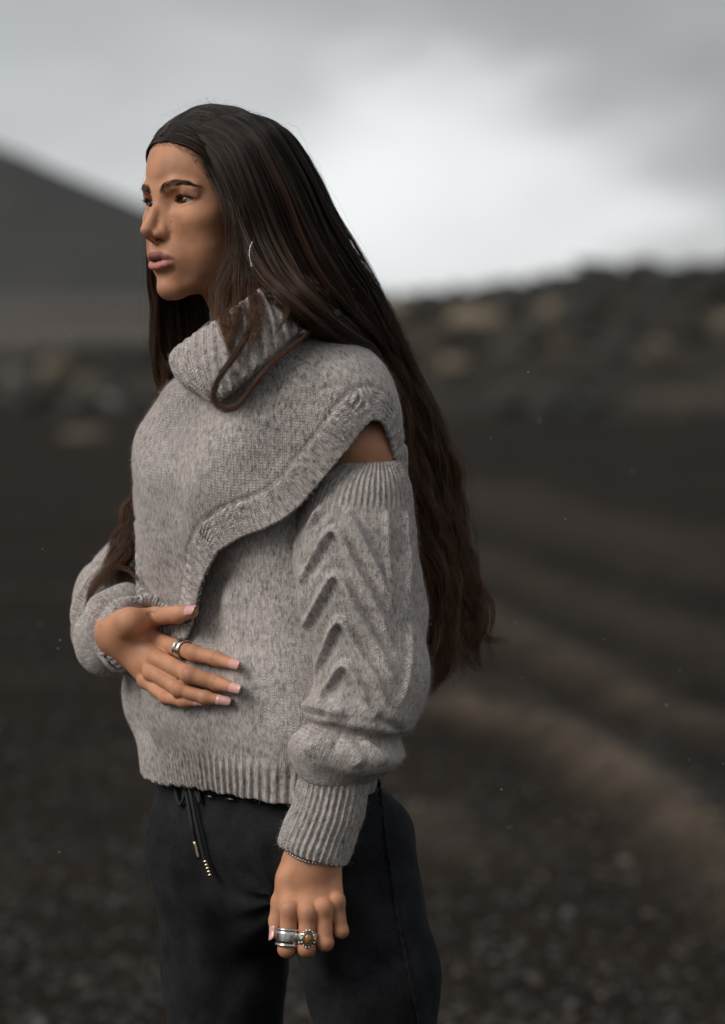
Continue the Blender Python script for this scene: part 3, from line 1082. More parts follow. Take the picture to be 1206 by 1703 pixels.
def ground_h(x, y):
    P = np.stack([x, y, 0 * x], -1)
    r = np.hypot(x, y + 2.8)
    h = .035 * fbm(P, .9, 4, 2) * sstep(1.0, 3.0, np.hypot(x + .12, y)) + .25 * fbm(P, .06, 3, 5) * sstep(8, 40, r)
    h = h + .10 * berm_field(x, y)
    # far plain rises gently towards the cone
    side_ = np.where(y > 0, sstep(.022, -.030, x / np.maximum(y + 2.8, 1)), 1)
    h = h + np.clip(r - 160, 0, None) * .030 * sstep(160, 900, r) * side_
    return h


def ramp_mat(name, stops, scale, detail=8.0, rough=.95, coord='Object', bump=(.5, .02), scale2=None, dust=None, stretch=None):
    m, t, b = new_mat(name)
    L = t.links.new
    tc = node(t, 'ShaderNodeTexCoord')
    src = tc.outputs[coord]
    if stretch:
        mp = node(t, 'ShaderNodeMapping'); mp.inputs['Scale'].default_value = stretch; L(src, mp.inputs[0]); src = mp.outputs[0]
    n = node(t, 'ShaderNodeTexNoise', i_Scale=scale, i_Detail=detail, i_Roughness=.62); L(src, n.inputs['Vector'])
    fac = n.outputs['Fac']
    if scale2:
        n2 = node(t, 'ShaderNodeTexNoise', i_Scale=scale2, i_Detail=6.0); L(src, n2.inputs['Vector'])
        a = node(t, 'ShaderNodeMix', data_type='FLOAT'); a.inputs[0].default_value = .45
        L(fac, a.inputs[2]); L(n2.outputs['Fac'], a.inputs[3]); fac = a.outputs[0]
    r = node(t, 'ShaderNodeValToRGB')
    el = r.color_ramp.elements
    el[0].position, el[0].color = stops[0][0], (*stops[0][1], 1)
    el[1].position, el[1].color = stops[-1][0], (*stops[-1][1], 1)
    for p, c in stops[1:-1]:
        e = el.new(p); e.color = (*c, 1)
    L(fac, r.inputs[0])
    colr = r.outputs[0]
    if dust:
        at = node(t, 'ShaderNodeAttribute', attribute_name='dust')
        nz_ = node(t, 'ShaderNodeMath', operation='MULTIPLY'); L(at.outputs['Fac'], nz_.inputs[0])
        mr = node(t, 'ShaderNodeMapRange', i_1=.35, i_2=.65, i_3=.45, i_4=1.2); L(n.outputs['Fac'], mr.inputs[0]); L(mr.outputs[0], nz_.inputs[1])
        mx = node(t, 'ShaderNodeMix', data_type='RGBA'); L(nz_.outputs[0], mx.inputs[0]); L(colr, mx.inputs[6]); mx.inputs[7].default_value = (*dust, 1)
        colr = mx.outputs[2]
    L(colr, b.inputs['Base Color'])
    b.inputs['Roughness'].default_value = rough
    b.inputs['Specular IOR Level'].default_value = .06
    if bump:
        bp = node(t, 'ShaderNodeBump', i_Strength=bump[0], i_Distance=bump[1]); L(fac, bp.inputs['Height']); L(bp.outputs[0], b.inputs['Normal'])
    return m


M_ground = ramp_mat('lava_gravel', [(.32, (.0065, .0050, .0038)), (.5, (.0130, .0098, .0070)), (.62, (.022, .0158, .0105)), (.78, (.042, .029, .018))], 3.0, 10.0, scale2=.35, dust=(.074, .058, .044), bump=(.8, .03))
M_ridge = ramp_mat('scrub_slope', [(.30, (.013, .0125, .0115)), (.50, (.028, .0245, .020)), (.58, (.056, .045, .034)), (.70, (.12, .096, .070))], .45, 8.0, scale2=.12, bump=(1.0, .4), stretch=(1, .5, 1.6))
M_plain = ramp_mat('ash_plain', [(.35, (.055, .050, .047)), (.55, (.085, .074, .066)), (.70, (.11, .095, .082))], .012, 5.0, scale2=.003, bump=None, stretch=(.35, 1, 1))
M_cone = ramp_mat('cinder', [(.3, (.050, .050, .050)), (.7, (.066, .065, .064))], .02, 6.0, bump=(.4, 2.0))

# ground: rings that widen with distance, one sheet to the horizon
rr_ = np.concatenate([[0], np.geomspace(.6, 7000, 420)])
dirs = np.concatenate([np.linspace(-.24, .24, 420), np.linspace(.26, 2 * math.pi - .26, 150)])
RR, AA = np.meshgrid(rr_, dirs, indexing='ij')
gx_, gy_ = RR * np.sin(AA), RR * np.cos(AA) - CAM_D
gz_ = ground_h(gx_, gy_)
dust = berm_field(gx_, gy_)
ground = mesh_obj('ground', np.stack([gx_, gy_, gz_], -1).reshape(-1, 3), grid_faces(len(rr_), len(dirs), True)[:, ::-1].copy(), M_ground, attrs={'dust': dust.ravel()}, kind='structure')

# ash plain at the foot of the cone, laid just over the ground
def slab(x0, x1, y0, y1, nx, ny, hf):
    X, Y = np.meshgrid(np.linspace(x0, x1, nx), np.linspace(y0, y1, ny))
    return np.stack([X, Y, hf(X, Y)], -1).reshape(-1, 3), grid_faces(ny, nx)


def plain_h(x, y):
    P = np.stack([x, y, 0 * x], -1)
    return ground_h(x, y) + .35 + 2.0 * fbm(P, .006, 3, 3)


V, F = slab(-900, 900, 170, 1900, 120, 140, plain_h)
mesh_obj('ash_plain', V, F, M_plain, kind='structure')

# scrubby lava ridge
CREST = ([-90, -45, -17, -10, -5, 1.3, 5, 8, 12, 15, 17, 30, 60, 110], [-1.5, -1.0, .1, 1.2, 2.2, 3.2, 3.9, 4.45, 4.9, 5.3, 5.75, 8.2, 11, 13])


def ridge_h(x, y):
    P = np.stack([x, y, 0 * x], -1)
    crest = np.interp(x, *CREST)
    base = 52 + 5 * vnoise(P, .05, 3)
    prof = np.where(y < 108, sstep(base - 14, 112, y) ** 1.15, 1 - .75 * sstep(108, 190, y))
    lump = .55 * fbm(P, .14, 4, 8, .55) + .55 * np.abs(fbm(P, .42, 3, 12))
    edge = sstep(36, 60, y) * sstep(215, 170, y)
    return -.45 + .40 * edge + crest * prof + lump * edge * sstep(40, 75, y) * (.5 + .5 * prof)


V, F = slab(-95, 115, 36, 215, 420, 300, ridge_h)
hill = mesh_obj('hill', V, F, M_ridge, kind='structure')

# scrub: low dark bushes strewn over the ridge, thickest along its crest
def scrub(n, seed):
    g = np.random.default_rng(seed)
    bx_ = g.uniform(-45, 45, n); by_ = np.where(g.random(n) < .45, g.normal(107, 4, n), g.uniform(50, 118, n))
    kp = fbm(np.stack([bx_, by_, 0 * bx_], -1), .12, 3, 41) > -.25
    bx_, by_ = bx_[kp], by_[kp]; n = len(bx_)
    sz = g.uniform(.15, .50, n) * (1 + .8 * (g.random(n) < .08))
    v0, f0 = ball((0, 0, 0), 1.0, 8); nv = len(v0)
    tri = np.array([(f[0], f[i], f[i + 1]) for f in f0 for i in range(1, len(f) - 1)])
    V = v0[None] * (1 + .32 * g.standard_normal((n, nv, 1))).clip(.4, 1.8) * sz[:, None, None] * np.stack([g.uniform(.9, 1.7, n), g.uniform(.9, 1.5, n), g.uniform(.6, 1.0, n)], -1)[:, None]
    V = V + np.stack([bx_, by_, ridge_h(bx_, by_) + .2 * sz], -1)[:, None]
    F = (tri[None] + (np.arange(n) * nv)[:, None, None]).reshape(-1, 3)
    pal = np.array([[.016, .016, .013], [.024, .022, .017], [.040, .034, .024], [.14, .11, .075], [.12, .115, .105]])
    near_ = by_ < 85
    k_ = np.where(near_, g.choice(5, n, p=[.40, .28, .20, .07, .05]), g.choice(5, n, p=[.55, .30, .12, .02, .01]))
    return V.reshape(-1, 3), F, np.repeat(pal[k_] * g.uniform(.8, 1.2, (n, 1)), nv, 0)


M_scrub, t_, b_ = new_mat('scrub_leaf')
at_ = node(t_, 'ShaderNodeAttribute', attribute_name='tone'); t_.links.new(at_.outputs['Color'], b_.inputs['Base Color'])
b_.inputs['Roughness'].default_value = .9
V, F, c_ = scrub(3200, 8)
mesh_obj('scrub', V, F, M_scrub, cols={'tone': c_}, kind='stuff')

# cinder cone far to the left
def cone_h(x, y):
    cx, cy = -330.0, 1500.0
    r = np.hypot(x - cx, (y - cy))
    P = np.stack([x, y, 0 * x], -1)
    return 181 - .425 * np.sqrt(r ** 2 + 40 ** 2) + 2.0 * fbm(P, .012, 4, 6) + 30 * np.exp(-np.clip(r - 330, 0, None) / 130) * 0


V, F = slab(-1050, 420, 800, 2200, 170, 150, cone_h)
mesh_obj('mountain', V, F, M_cone, kind='structure')

# loose stones on the gravel: too many to count
def stones(n, y0, y1, smin_, smax_, seed):
    g = np.random.default_rng(seed)
    ico_v, ico_f = ball((0, 0, 0), 1.0, 6)
    nv, Fk = len(ico_v), []
    tri = []
    for f in ico_f:
        tri += [(f[0], f[i], f[i + 1]) for i in range(1, len(f) - 1)]
    tri = np.array(tri)
    u = g.random(n)
    dist_ = (1 / (1 / y0 + (1 / y1 - 1 / y0) * u))                # even in picture rows
    xs = (g.random(n) * 2 - 1) * dist_ * .20
    ys = dist_ - CAM_D
    keep = np.hypot(xs + .12, ys) > .45
    xs, ys, dist_ = xs[keep], ys[keep], dist_[keep]; n = len(xs)
    size = smin_ * (smax_ / smin_) ** (g.random(n) ** 2.2)
    V = ico_v[None] * (1 + .35 * g.standard_normal((n, nv, 1))).clip(.55, 1.6) * size[:, None, None] * np.stack([g.uniform(.8, 1.5, n), g.uniform(.8, 1.3, n), g.uniform(.5, .8, n)], -1)[:, None]
    V = V + np.stack([xs, ys, ground_h(xs, ys) + size * .25], -1)[:, None]
    F = (tri[None] + (np.arange(n) * nv)[:, None, None]).reshape(-1, 3)
    pal = np.array([[.014, .012, .0105], [.022, .018, .015], [.036, .027, .021], [.052, .039, .030], [.09, .083, .077], [.12, .085, .06]])
    c = pal[g.choice(len(pal), n, p=[.46, .31, .14, .045, .03, .015])] * g.uniform(.8, 1.25, (n, 1))
    return V.reshape(-1, 3), F, np.repeat(c, nv, 0)


M_stone, t_, b_ = new_mat('lava_stone')
at_ = node(t_, 'ShaderNodeAttribute', attribute_name='tone'); t_.links.new(at_.outputs['Color'], b_.inputs['Base Color'])
b_.inputs['Roughness'].default_value = .6
V, F, c_ = stones(18000, 4.0, 40, .003, .016, 3)
mesh_obj('gravel', V, F, M_stone, cols={'tone': c_}, smooth=False, kind='stuff')


# a few pale outcrops stand out of the blur
M_rock = ramp_mat('pale_rock', [(.3, (.06, .05, .038)), (.7, (.135, .112, .088))], 2.5, 6.0, bump=(.8, .05))


def outcrop(name, px, py, dist_, size, seed, label, cat):
    d = np.array([(px - 603.0) / FPX, 0, 0]) + CAM_U * ((851.5 - py) / FPX) + CAM_F
    p = CAM_P + d * (dist_ / d[1]); size = np.array(size)
    f = lambda P: smin(smin(ell(P, (0, 0, 0), size), ell(P, size * (.45, .1, .25), size * (.55, .7, .6)), .3 * size[2]), ell(P, size * (-.5, 0, -.2), size * (.6, .8, .7)), .3 * size[2]) + size[2] * .18 * fbm(P, 1.6 / size[2], 3, seed)
    V, F = surface_nets(f, -1.7 * size, 1.7 * size, size[2] / 5)
    mesh_obj(name, V + p, F, M_rock, label=label, cat=cat)


outcrop('rock_outcrop', 845, 655, 78, (1.15, .8, .42), 5, 'pale blurred rock outcrop with a dark hollow under it at the foot of the ridge', 'rock')
outcrop('rock_outcrop', 1140, 582, 92, (1.25, .9, .5), 9, 'tan rock on the upper slope near the picture edge, highest of the pale rocks', 'rock')
outcrop('rock_outcrop', 905, 695, 62, (.45, .4, .26), 12, 'small pale rock at the edge of the black gravel below the ridge', 'rock')
outcrop('rock_outcrop', 142, 733, 39, (.42, .4, .20), 15, 'pale low rock on dark ground beside the woman\'s far sleeve', 'rock')

# fine rain in the air, caught by the light
g = np.random.default_rng(12)
parts_ = []
v0, f0 = ball((0, 0, 0), 1.0, 6)
for _ in range(110):
    dd_ = g.uniform(2.2, 4.2)
    p = CAM_P + np.array([g.uniform(-.17, .17) * dd_, dd_, g.uniform(-.22, .14) * dd_])
    parts_.append((v0 * np.array([1, 1, g.uniform(1, 1.8)]) * g.uniform(.0003, .0006) * dd_ / 2.8 + p, f0))
V, F = join(parts_)
mesh_obj('raindrops', V, F, simple_mat('rain_water', (.75, .78, .8), .1), kind='stuff')
# ------------------------------------------------------------------ the woman: objects
def wool_material(name, scale=1.0, dark=(0.10, 0.084, 0.080), light=(0.62, 0.56, 0.53), bias=0.0):
    m, t, b = new_mat(name)
    L = t.links.new
    uv = node(t, 'ShaderNodeUVMap', uv_map='UVMap')
    mp = node(t, 'ShaderNodeMapping'); mp.inputs['Scale'].default_value = (330, 130, 1)
    L(uv.outputs[0], mp.inputs[0])
    fleck = node(t, 'ShaderNodeTexNoise', i_Scale=1.0, i_Detail=3.0, i_Roughness=0.65, i_Distortion=0.6)
    L(mp.outputs[0], fleck.inputs['Vector'])
    tc = node(t, 'ShaderNodeTexCoord')
    mott = node(t, 'ShaderNodeTexNoise', i_Scale=110.0, i_Detail=4.0, i_Roughness=0.7)
    L(tc.outputs['Object'], mott.inputs['Vector'])
    wide = node(t, 'ShaderNodeTexNoise', i_Scale=9.0, i_Detail=2.0)
    L(tc.outputs['Object'], wide.inputs['Vector'])
    a = node(t, 'ShaderNodeMath', operation='MULTIPLY_ADD'); L(mott.outputs['Fac'], a.inputs[0]); a.inputs[1].default_value = .45
    L(fleck.outputs['Fac'], a.inputs[2])
    a2 = node(t, 'ShaderNodeMath', operation='MULTIPLY_ADD'); L(wide.outputs['Fac'], a2.inputs[0]); a2.inputs[1].default_value = .22
    L(a.outputs[0], a2.inputs[2])
    ramp = node(t, 'ShaderNodeValToRGB')
    cr = ramp.color_ramp
    cr.elements[0].position = .57 - bias; cr.elements[0].color = (*dark, 1)
    cr.elements[1].position = 1.06 - bias if 1.06 - bias <= 1 else 1.0; cr.elements[1].color = (*light, 1)
    e = cr.elements.new(.78 - bias); e.color = tuple(.45 * d + .55 * l for d, l in zip(dark, light)) + (1,)
    L(a2.outputs[0], ramp.inputs[0])
    # V stitches: columns of slanting loops
    sep = node(t, 'ShaderNodeSeparateXYZ'); L(uv.outputs[0], sep.inputs[0])
    def mth(op, x, y=None, z=None):
        n = node(t, 'ShaderNodeMath', operation=op)
        for i, v in enumerate((x, y, z)):
            if v is None: continue
            if hasattr(v, 'links') or hasattr(v, 'is_linked'): L(v, n.inputs[i])
            else: n.inputs[i].default_value = v
        return n.outputs[0]
    col_ = mth('MULTIPLY', sep.outputs[0], 1 / (.0038 * scale))
    tri = mth('PINGPONG', col_, .5)                               # 0 at wale edge, .5 at its middle
    row = mth('ADD', mth('ADD', mth('MULTIPLY', sep.outputs[1], 1 / (.0032 * scale)), mth('MULTIPLY', tri, 1.7)), mth('MULTIPLY', mott.outputs['Fac'], 1.6))
    loop = mth('SINE', mth('MULTIPLY', row, 2 * math.pi))
    wale = mth('SINE', mth('MULTIPLY', tri, 2 * math.pi))
    hgt = mth('ADD', mth('MULTIPLY', wale, .6), mth('MULTIPLY', loop, .35))
    fz = node(t, 'ShaderNodeTexNoise', i_Scale=700.0, i_Detail=2.0)
    L(tc.outputs['Object'], fz.inputs['Vector'])
    hgt = mth('ADD', hgt, mth('MULTIPLY', fz.outputs['Fac'], 1.6))
    hgt = mth('ADD', hgt, mth('MULTIPLY', fleck.outputs['Fac'], 1.2))
    bp = node(t, 'ShaderNodeBump', i_Strength=.8, i_Distance=.0014)
    L(hgt, bp.inputs['Height'])
    L(bp.outputs[0], b.inputs['Normal'])
    L(ramp.outputs[0], b.inputs['Base Color'])
    b.inputs['Roughness'].default_value = .95
    b.inputs['Specular IOR Level'].default_value = .12
    b.inputs['Sheen Weight'].default_value = .25
    b.inputs['Sheen Roughness'].default_value = .5
    b.inputs['Sheen Tint'].default_value = (.8, .75, .72, 1)
    return m


M_wool = wool_material('grey_wool')
M_wool_cable = wool_material('grey_cable_wool', 1.1, bias=.02)

person = put(bpy.data.objects.new('person', None), label='woman in grey cable knit sweater and black jeans with one hand on her belly', cat='person')
person.empty_display_size = .2
person.location = (-.12, 0, 0)
bpy.context.view_layer.update()


def wear(o, par=None):
    """parent without moving the world-space shape"""
    o.parent = par or person
    base = Matrix.Translation(person.location)
    o.matrix_parent_inverse = base.inverted() if (par is None or par is person) else Matrix.Identity(4)
    return o


def cloth(name, G, mat, U, Vv, thick=.004, wrap=True, par=None, flip=False):
    if thick:
        S_ = shell(G, thick, wrap) if not flip else shell(G[:, ::-1], thick, wrap)
        if flip: U = U[:, ::-1]; Vv = Vv[:, ::-1]
        n = G.shape[0]
        U2 = np.concatenate([U, np.repeat(U[-1:], 3, 0), U[::-1], np.repeat(U[:1], 3, 0)])
        V2 = np.concatenate([Vv, np.repeat(Vv[-1:], 3, 0), Vv[::-1], np.repeat(Vv[:1], 3, 0)])
        F = grid_faces(S_.shape[0], S_.shape[1], wrap, True)
    else:
        S_, U2, V2 = G, U, Vv
        F = grid_faces(G.shape[0], G.shape[1], wrap)
    # the seam column of a wrapped grid gets its own uv by duplicating nothing: the seam lies out of sight
    o = mesh_obj(name, S_.reshape(-1, 3), F, mat, uv=np.stack([U2, V2], -1).reshape(-1, 2))
    return wear(o, par)


def rows_v(G):
    d = np.linalg.norm(np.diff(G, axis=0), axis=-1)
    return np.concatenate([np.zeros((1, G.shape[1])), np.cumsum(d, 0)])


def out_sign(G):
    n = grid_normals(G, True)
    return ((G - G.mean(1, keepdims=True)) * n).sum() > 0


sweater = cloth('sweater', TORSO, M_wool, u_arc, ZZ, .004, flip=not out_sign(TORSO))
overlay = cloth('overlay_panel', CAPE, M_wool, np.where(band > .5, ES, np.broadcast_to(cth * .17, CV.shape)), np.where(band > .5, -DE, CV), .0045, par=sweater, flip=not out_sign(CAPE))
sleeve = cloth('sleeve', SLEEVE, M_wool_cable, np.broadcast_to(sph * .072, sv.shape), sv, .004, par=sweater, flip=not out_sign(SLEEVE))
cuff = cloth('cuff', CUFF, M_wool_cable, np.broadcast_to(cph * .043, CUFF.shape[:2]), rows_v(CUFF), .004, par=sweater, flip=not out_sign(CUFF))
fsleeve = cloth('sleeve', FARS, M_wool_cable, np.broadcast_to(fph * .065, fvv.shape), fvv, .004, par=sweater, flip=not out_sign(FARS))
fcuff = cloth('cuff', FARC, M_wool_cable, np.broadcast_to(fcph * .045, FARC.shape[:2]), rows_v(FARC), .006, par=sweater, flip=not out_sign(FARC))
collar = cloth('collar', COLG, M_wool_cable, col_u, col_v, 0, par=sweater)


def skin_material():
    m, t, b = new_mat('skin')
    L = t.links.new
    at = node(t, 'ShaderNodeAttribute', attribute_name='tone')
    tc = node(t, 'ShaderNodeTexCoord')
    n1 = node(t, 'ShaderNodeTexNoise', i_Scale=260.0, i_Detail=3.0); L(tc.outputs['Object'], n1.inputs['Vector'])
    n2 = node(t, 'ShaderNodeTexNoise', i_Scale=45.0, i_Detail=3.0); L(tc.outputs['Object'], n2.inputs['Vector'])
    mr = node(t, 'ShaderNodeMapRange', i_1=.3, i_2=.7, i_3=.84, i_4=1.12); L(n2.outputs['Fac'], mr.inputs[0])
    mul = node(t, 'ShaderNodeVectorMath', operation='SCALE'); L(at.outputs['Color'], mul.inputs[0]); L(mr.outputs[0], mul.inputs['Scale'])
    L(mul.outputs[0], b.inputs['Base Color'])
    rr = node(t, 'ShaderNodeMapRange', i_1=.3, i_2=.7, i_3=.46, i_4=.68); L(n2.outputs['Fac'], rr.inputs[0])
    L(rr.outputs[0], b.inputs['Roughness'])
    vor = node(t, 'ShaderNodeTexVoronoi', i_Scale=900.0); L(tc.outputs['Object'], vor.inputs['Vector'])
    ad = node(t, 'ShaderNodeMath', operation='ADD'); L(vor.outputs['Distance'], ad.inputs[0]); L(n1.outputs['Fac'], ad.inputs[1])
    bp = node(t, 'ShaderNodeBump', i_Strength=.30, i_Distance=.0003); L(ad.outputs[0], bp.inputs['Height'])
    L(bp.outputs[0], b.inputs['Normal'])
    b.inputs['Subsurface Weight'].default_value = .10
    b.inputs['Subsurface Radius'].default_value = (1.0, .35, .2)
    b.inputs['Subsurface Scale'].default_value = .004
    b.inputs['Specular IOR Level'].default_value = .36
    return m


M_skin = skin_material()
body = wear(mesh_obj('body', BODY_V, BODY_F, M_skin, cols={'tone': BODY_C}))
# ------------------------------------------------------------------ trousers and boots
def ground_z(x, y):
    return 0.0


def trouser_sdf(P):
    d = ell(P, np.array([-.120, .0, zpy(1375)]), (.172, .108, .135), np.stack([BL, BF, [0, 0, 1.0]], 1))
    far = chain(P, [Pt(356, 1410, .025), Pt(372, 1620, .035), Pt(388, 1960, .05), Pt(400, 2480, .08)], [.078, .071, .060, .052], .02)
    near = chain(P, [Pt(570, 1410, -.055), Pt(618, 1620, -.085), Pt(655, 1960, -.085), Pt(662, 2540, -.05)], [.084, .073, .060, .054], .02)
    legs = smin(far, near, .022)
    d = smin(d, legs, .035)
    # creases running out from the crotch and across the knee
    q_ = P - Pt(470, 1480, -.10)
    rad_ = np.sin(np.arctan2(q_[:, 2], q_[:, 0]) * 9 + 30 * np.hypot(q_[:, 0], q_[:, 2])) * np.exp(-np.hypot(q_[:, 0], q_[:, 2]) / .10)
    n = -.0042 * rad_ + .0050 * fbm(P * np.array([1, 1, .55]), 16, 3, 9)
    return np.maximum(d + n, -(P[:, 2] - .035) if False else d + n - 1)


def denim():
    m, t, b = new_mat('black_denim')
    L = t.links.new
    tc = node(t, 'ShaderNodeTexCoord')
    n = node(t, 'ShaderNodeTexNoise', i_Scale=22.0, i_Detail=5.0, i_Roughness=.65); L(tc.outputs['Object'], n.inputs['Vector'])
    mp = node(t, 'ShaderNodeMapping'); mp.inputs['Scale'].default_value = (900, 900, 420); mp.inputs['Rotation'].default_value = (0, .5, 0)
    L(tc.outputs['Object'], mp.inputs[0])
    w = node(t, 'ShaderNodeTexNoise', i_Scale=1.0, i_Detail=2.0); L(mp.outputs[0], w.inputs['Vector'])
    a = node(t, 'ShaderNodeMath', operation='MULTIPLY_ADD'); L(w.outputs['Fac'], a.inputs[0]); a.inputs[1].default_value = .6; L(n.outputs['Fac'], a.inputs[2])
    r = node(t, 'ShaderNodeValToRGB'); r.color_ramp.elements[0].position = .55; r.color_ramp.elements[0].color = (.0045, .0048, .0058, 1)
    r.color_ramp.elements[1].position = 1.0; r.color_ramp.elements[1].color = (.021, .022, .0245, 1)
    L(a.outputs[0], r.inputs[0]); L(r.outputs[0], b.inputs['Base Color'])
    bp = node(t, 'ShaderNodeBump', i_Strength=.35, i_Distance=.0008); L(a.outputs[0], bp.inputs['Height']); L(bp.outputs[0], b.inputs['Normal'])
    b.inputs['Roughness'].default_value = .9; b.inputs['Specular IOR Level'].default_value = .1
    b.inputs['Sheen Weight'].default_value = .02
    return m


M_denim = denim()
TV, TF = surface_nets(lambda P: np.maximum(trouser_sdf(P), .06 - P[:, 2]), (-.36, -.30, .03), (.16, .26, 1.00), .0045)
trousers = wear(mesh_obj('trousers', TV, TF, M_denim))
_tq, _td = project(TV)


def on_trousers(p, lift=.001):
    n = np.linalg.norm(_tq - np.asarray(p), axis=1) < 7
    i = np.flatnonzero(n)
    if not len(i):
        return Pt(p[0], p[1], -.12)
    return Pt(p[0], p[1], TV[i[np.argmin(_td[i])], 1] - lift)


seam_px = [(628, 1285), (634, 1330), (642, 1390), (650, 1450), (657, 1500), (668, 1560), (680, 1620), (697, 1700), (706, 1760)]
S3 = np.array([on_trousers(p, .0005) for p in seam_px])
tt_ = np.linspace(0, 1, 160)
S3 = spl(np.linspace(0, 1, len(S3)), S3, tt_)
S3[:, 0] += .0006 * np.sin(tt_ * 170)
V, F = tube(S3, .0018 + .0006 * np.sin(tt_ * 140), 8)
wear(mesh_obj('side_seam', V, F, M_denim), trousers)
M_cord = simple_mat('black_cord', (.006, .006, .007), .8, 0, (900, .4, .0005))
M_brass = simple_mat('antique_metal', (.42, .34, .26), .28, 1.0)


def cord(pts, r=.0022, lift=.004):
    P = np.array([on_trousers(p, lift) for p in pts])
    P = spl(np.linspace(0, 1, len(P)), P, np.linspace(0, 1, 60))
    return tube(P, r, 8)


V, F = join([cord([(290, 1296), (294, 1325), (300, 1338), (306, 1322), (303, 1296)]), cord([(316, 1296), (328, 1322), (332, 1334), (330, 1312), (322, 1298)], .0022, .006),
             cord([(306, 1296), (312, 1330), (319, 1370), (325, 1401)], .0024, .006), cord([(312, 1296), (320, 1335), (330, 1385), (341, 1432)], .0024, .010)])
draw = wear(mesh_obj('drawstring', V, F, M_cord), trousers)
V, F = tube(spl([0, 1], np.array([on_trousers((324, 1399), .006), on_trousers((331, 1429), .006)]), np.linspace(0, 1, 8)), [.0026, .003, .0029, .0029, .0029, .0029, .003, .0026], 12)
wear(mesh_obj('cord_tip', V, F, M_brass), draw)
a_, b_ = on_trousers((341, 1430), .010), on_trousers((351, 1458), .010)
tl = np.linspace(0, 1, 41)
V, F = tube(a_ + (b_ - a_) * tl[:, None], .0024 + .0010 * np.abs(np.sin(tl * math.pi * 5)), 12)
wear(mesh_obj('cord_tip', V, F, M_brass), draw)
V, F = join([tube(np.array([on_trousers(p, .004) for p in pp]), .0012, 8) for pp in ([(343, 1325), (348, 1324), (353, 1326)], [(375, 1330), (381, 1328), (388, 1330)])])
wear(mesh_obj('eyelet', V, F, M_brass), trousers)
# boots, out of the picture
M_boot = simple_mat('black_leather', (.012, .011, .011), .45)
for ax_, ay_ in ((Pt(400, 2480, .08)[0], .08), (Pt(662, 2540, -.05)[0], -.05)):
    f = lambda P: smin(cap(P, (ax_, ay_, .16), (ax_, ay_, .06), .058, .05), smin(ell(P, np.array([ax_, ay_, .045]) + BF * .085, (.085, .06, .045)), ell(P, (ax_, ay_, .045), (.055, .055, .045)), .03), .03)
    V, F = surface_nets(lambda P: np.maximum(f(P), .002 - P[:, 2]), (ax_ - .22, ay_ - .2, -.02), (ax_ + .1, ay_ + .1, .23), .006)
    wear(mesh_obj('boot', V, F, M_boot))
# ------------------------------------------------------------------ hair
def hair_material(name, root, tip, rough=.32):
    m = bpy.data.materials.new(name); m.use_nodes = True
    t = m.node_tree; t.nodes.clear(); L = t.links.new
    out = node(t, 'ShaderNodeOutputMaterial')
    h = node(t, 'ShaderNodeBsdfPrincipled')
    info = node(t, 'ShaderNodeHairInfo')
    r = node(t, 'ShaderNodeValToRGB')
    r.color_ramp.elements[0].position = .15; r.color_ramp.elements[0].color = (*root, 1)
    r.color_ramp.elements[1].position = .95; r.color_ramp.elements[1].color = (*tip, 1)
    L(info.outputs['Intercept'], r.inputs[0])
    mr = node(t, 'ShaderNodeMapRange', i_1=0.0, i_2=1.0, i_3=.55, i_4=1.6); L(info.outputs['Random'], mr.inputs[0])
    ti = node(t, 'ShaderNodeAttribute', attribute_name='tint')
    mt = node(t, 'ShaderNodeMath', operation='MULTIPLY'); L(mr.outputs[0], mt.inputs[0])
    mx_ = node(t, 'ShaderNodeMath', operation='MAXIMUM'); L(ti.outputs['Fac'], mx_.inputs[0]); mx_.inputs[1].default_value = .3; L(mx_.outputs[0], mt.inputs[1])
    sc = node(t, 'ShaderNodeVectorMath', operation='SCALE'); L(r.outputs[0], sc.inputs[0]); L(mt.outputs[0], sc.inputs['Scale'])
    L(sc.outputs[0], h.inputs['Base Color'])
    h.inputs['Roughness'].default_value = rough
    h.inputs['Specular IOR Level'].default_value = .22
    L(h.outputs[0], out.inputs[0])
    return m


M_hair = hair_material('dark_brown_hair', (.0135, .0082, .0062), (.088, .044, .025), .42)


def guides(gl, n=56):
    """gl: list of guides, each a list of (px, py, Y) or ('h', x, y, z) head points -> (g, n, 3) resampled evenly."""
    out = []
    for g in gl:
        P = np.array([from_head(p[1:]) if p[0] == 'h' else Pt(*p) for p in g])
        d = np.concatenate([[0], np.cumsum(np.linalg.norm(np.diff(P, axis=0), axis=1))])
        fine_ = spl(d, P, np.linspace(0, d[-1], 400))
        dd = np.concatenate([[0], np.cumsum(np.linalg.norm(np.diff(fine_, axis=0), axis=1))])
        s_ = np.linspace(0, dd[-1], n)
        out.append(np.stack([np.interp(s_, dd, fine_[:, a]) for a in range(3)], -1))
    return np.array(out)


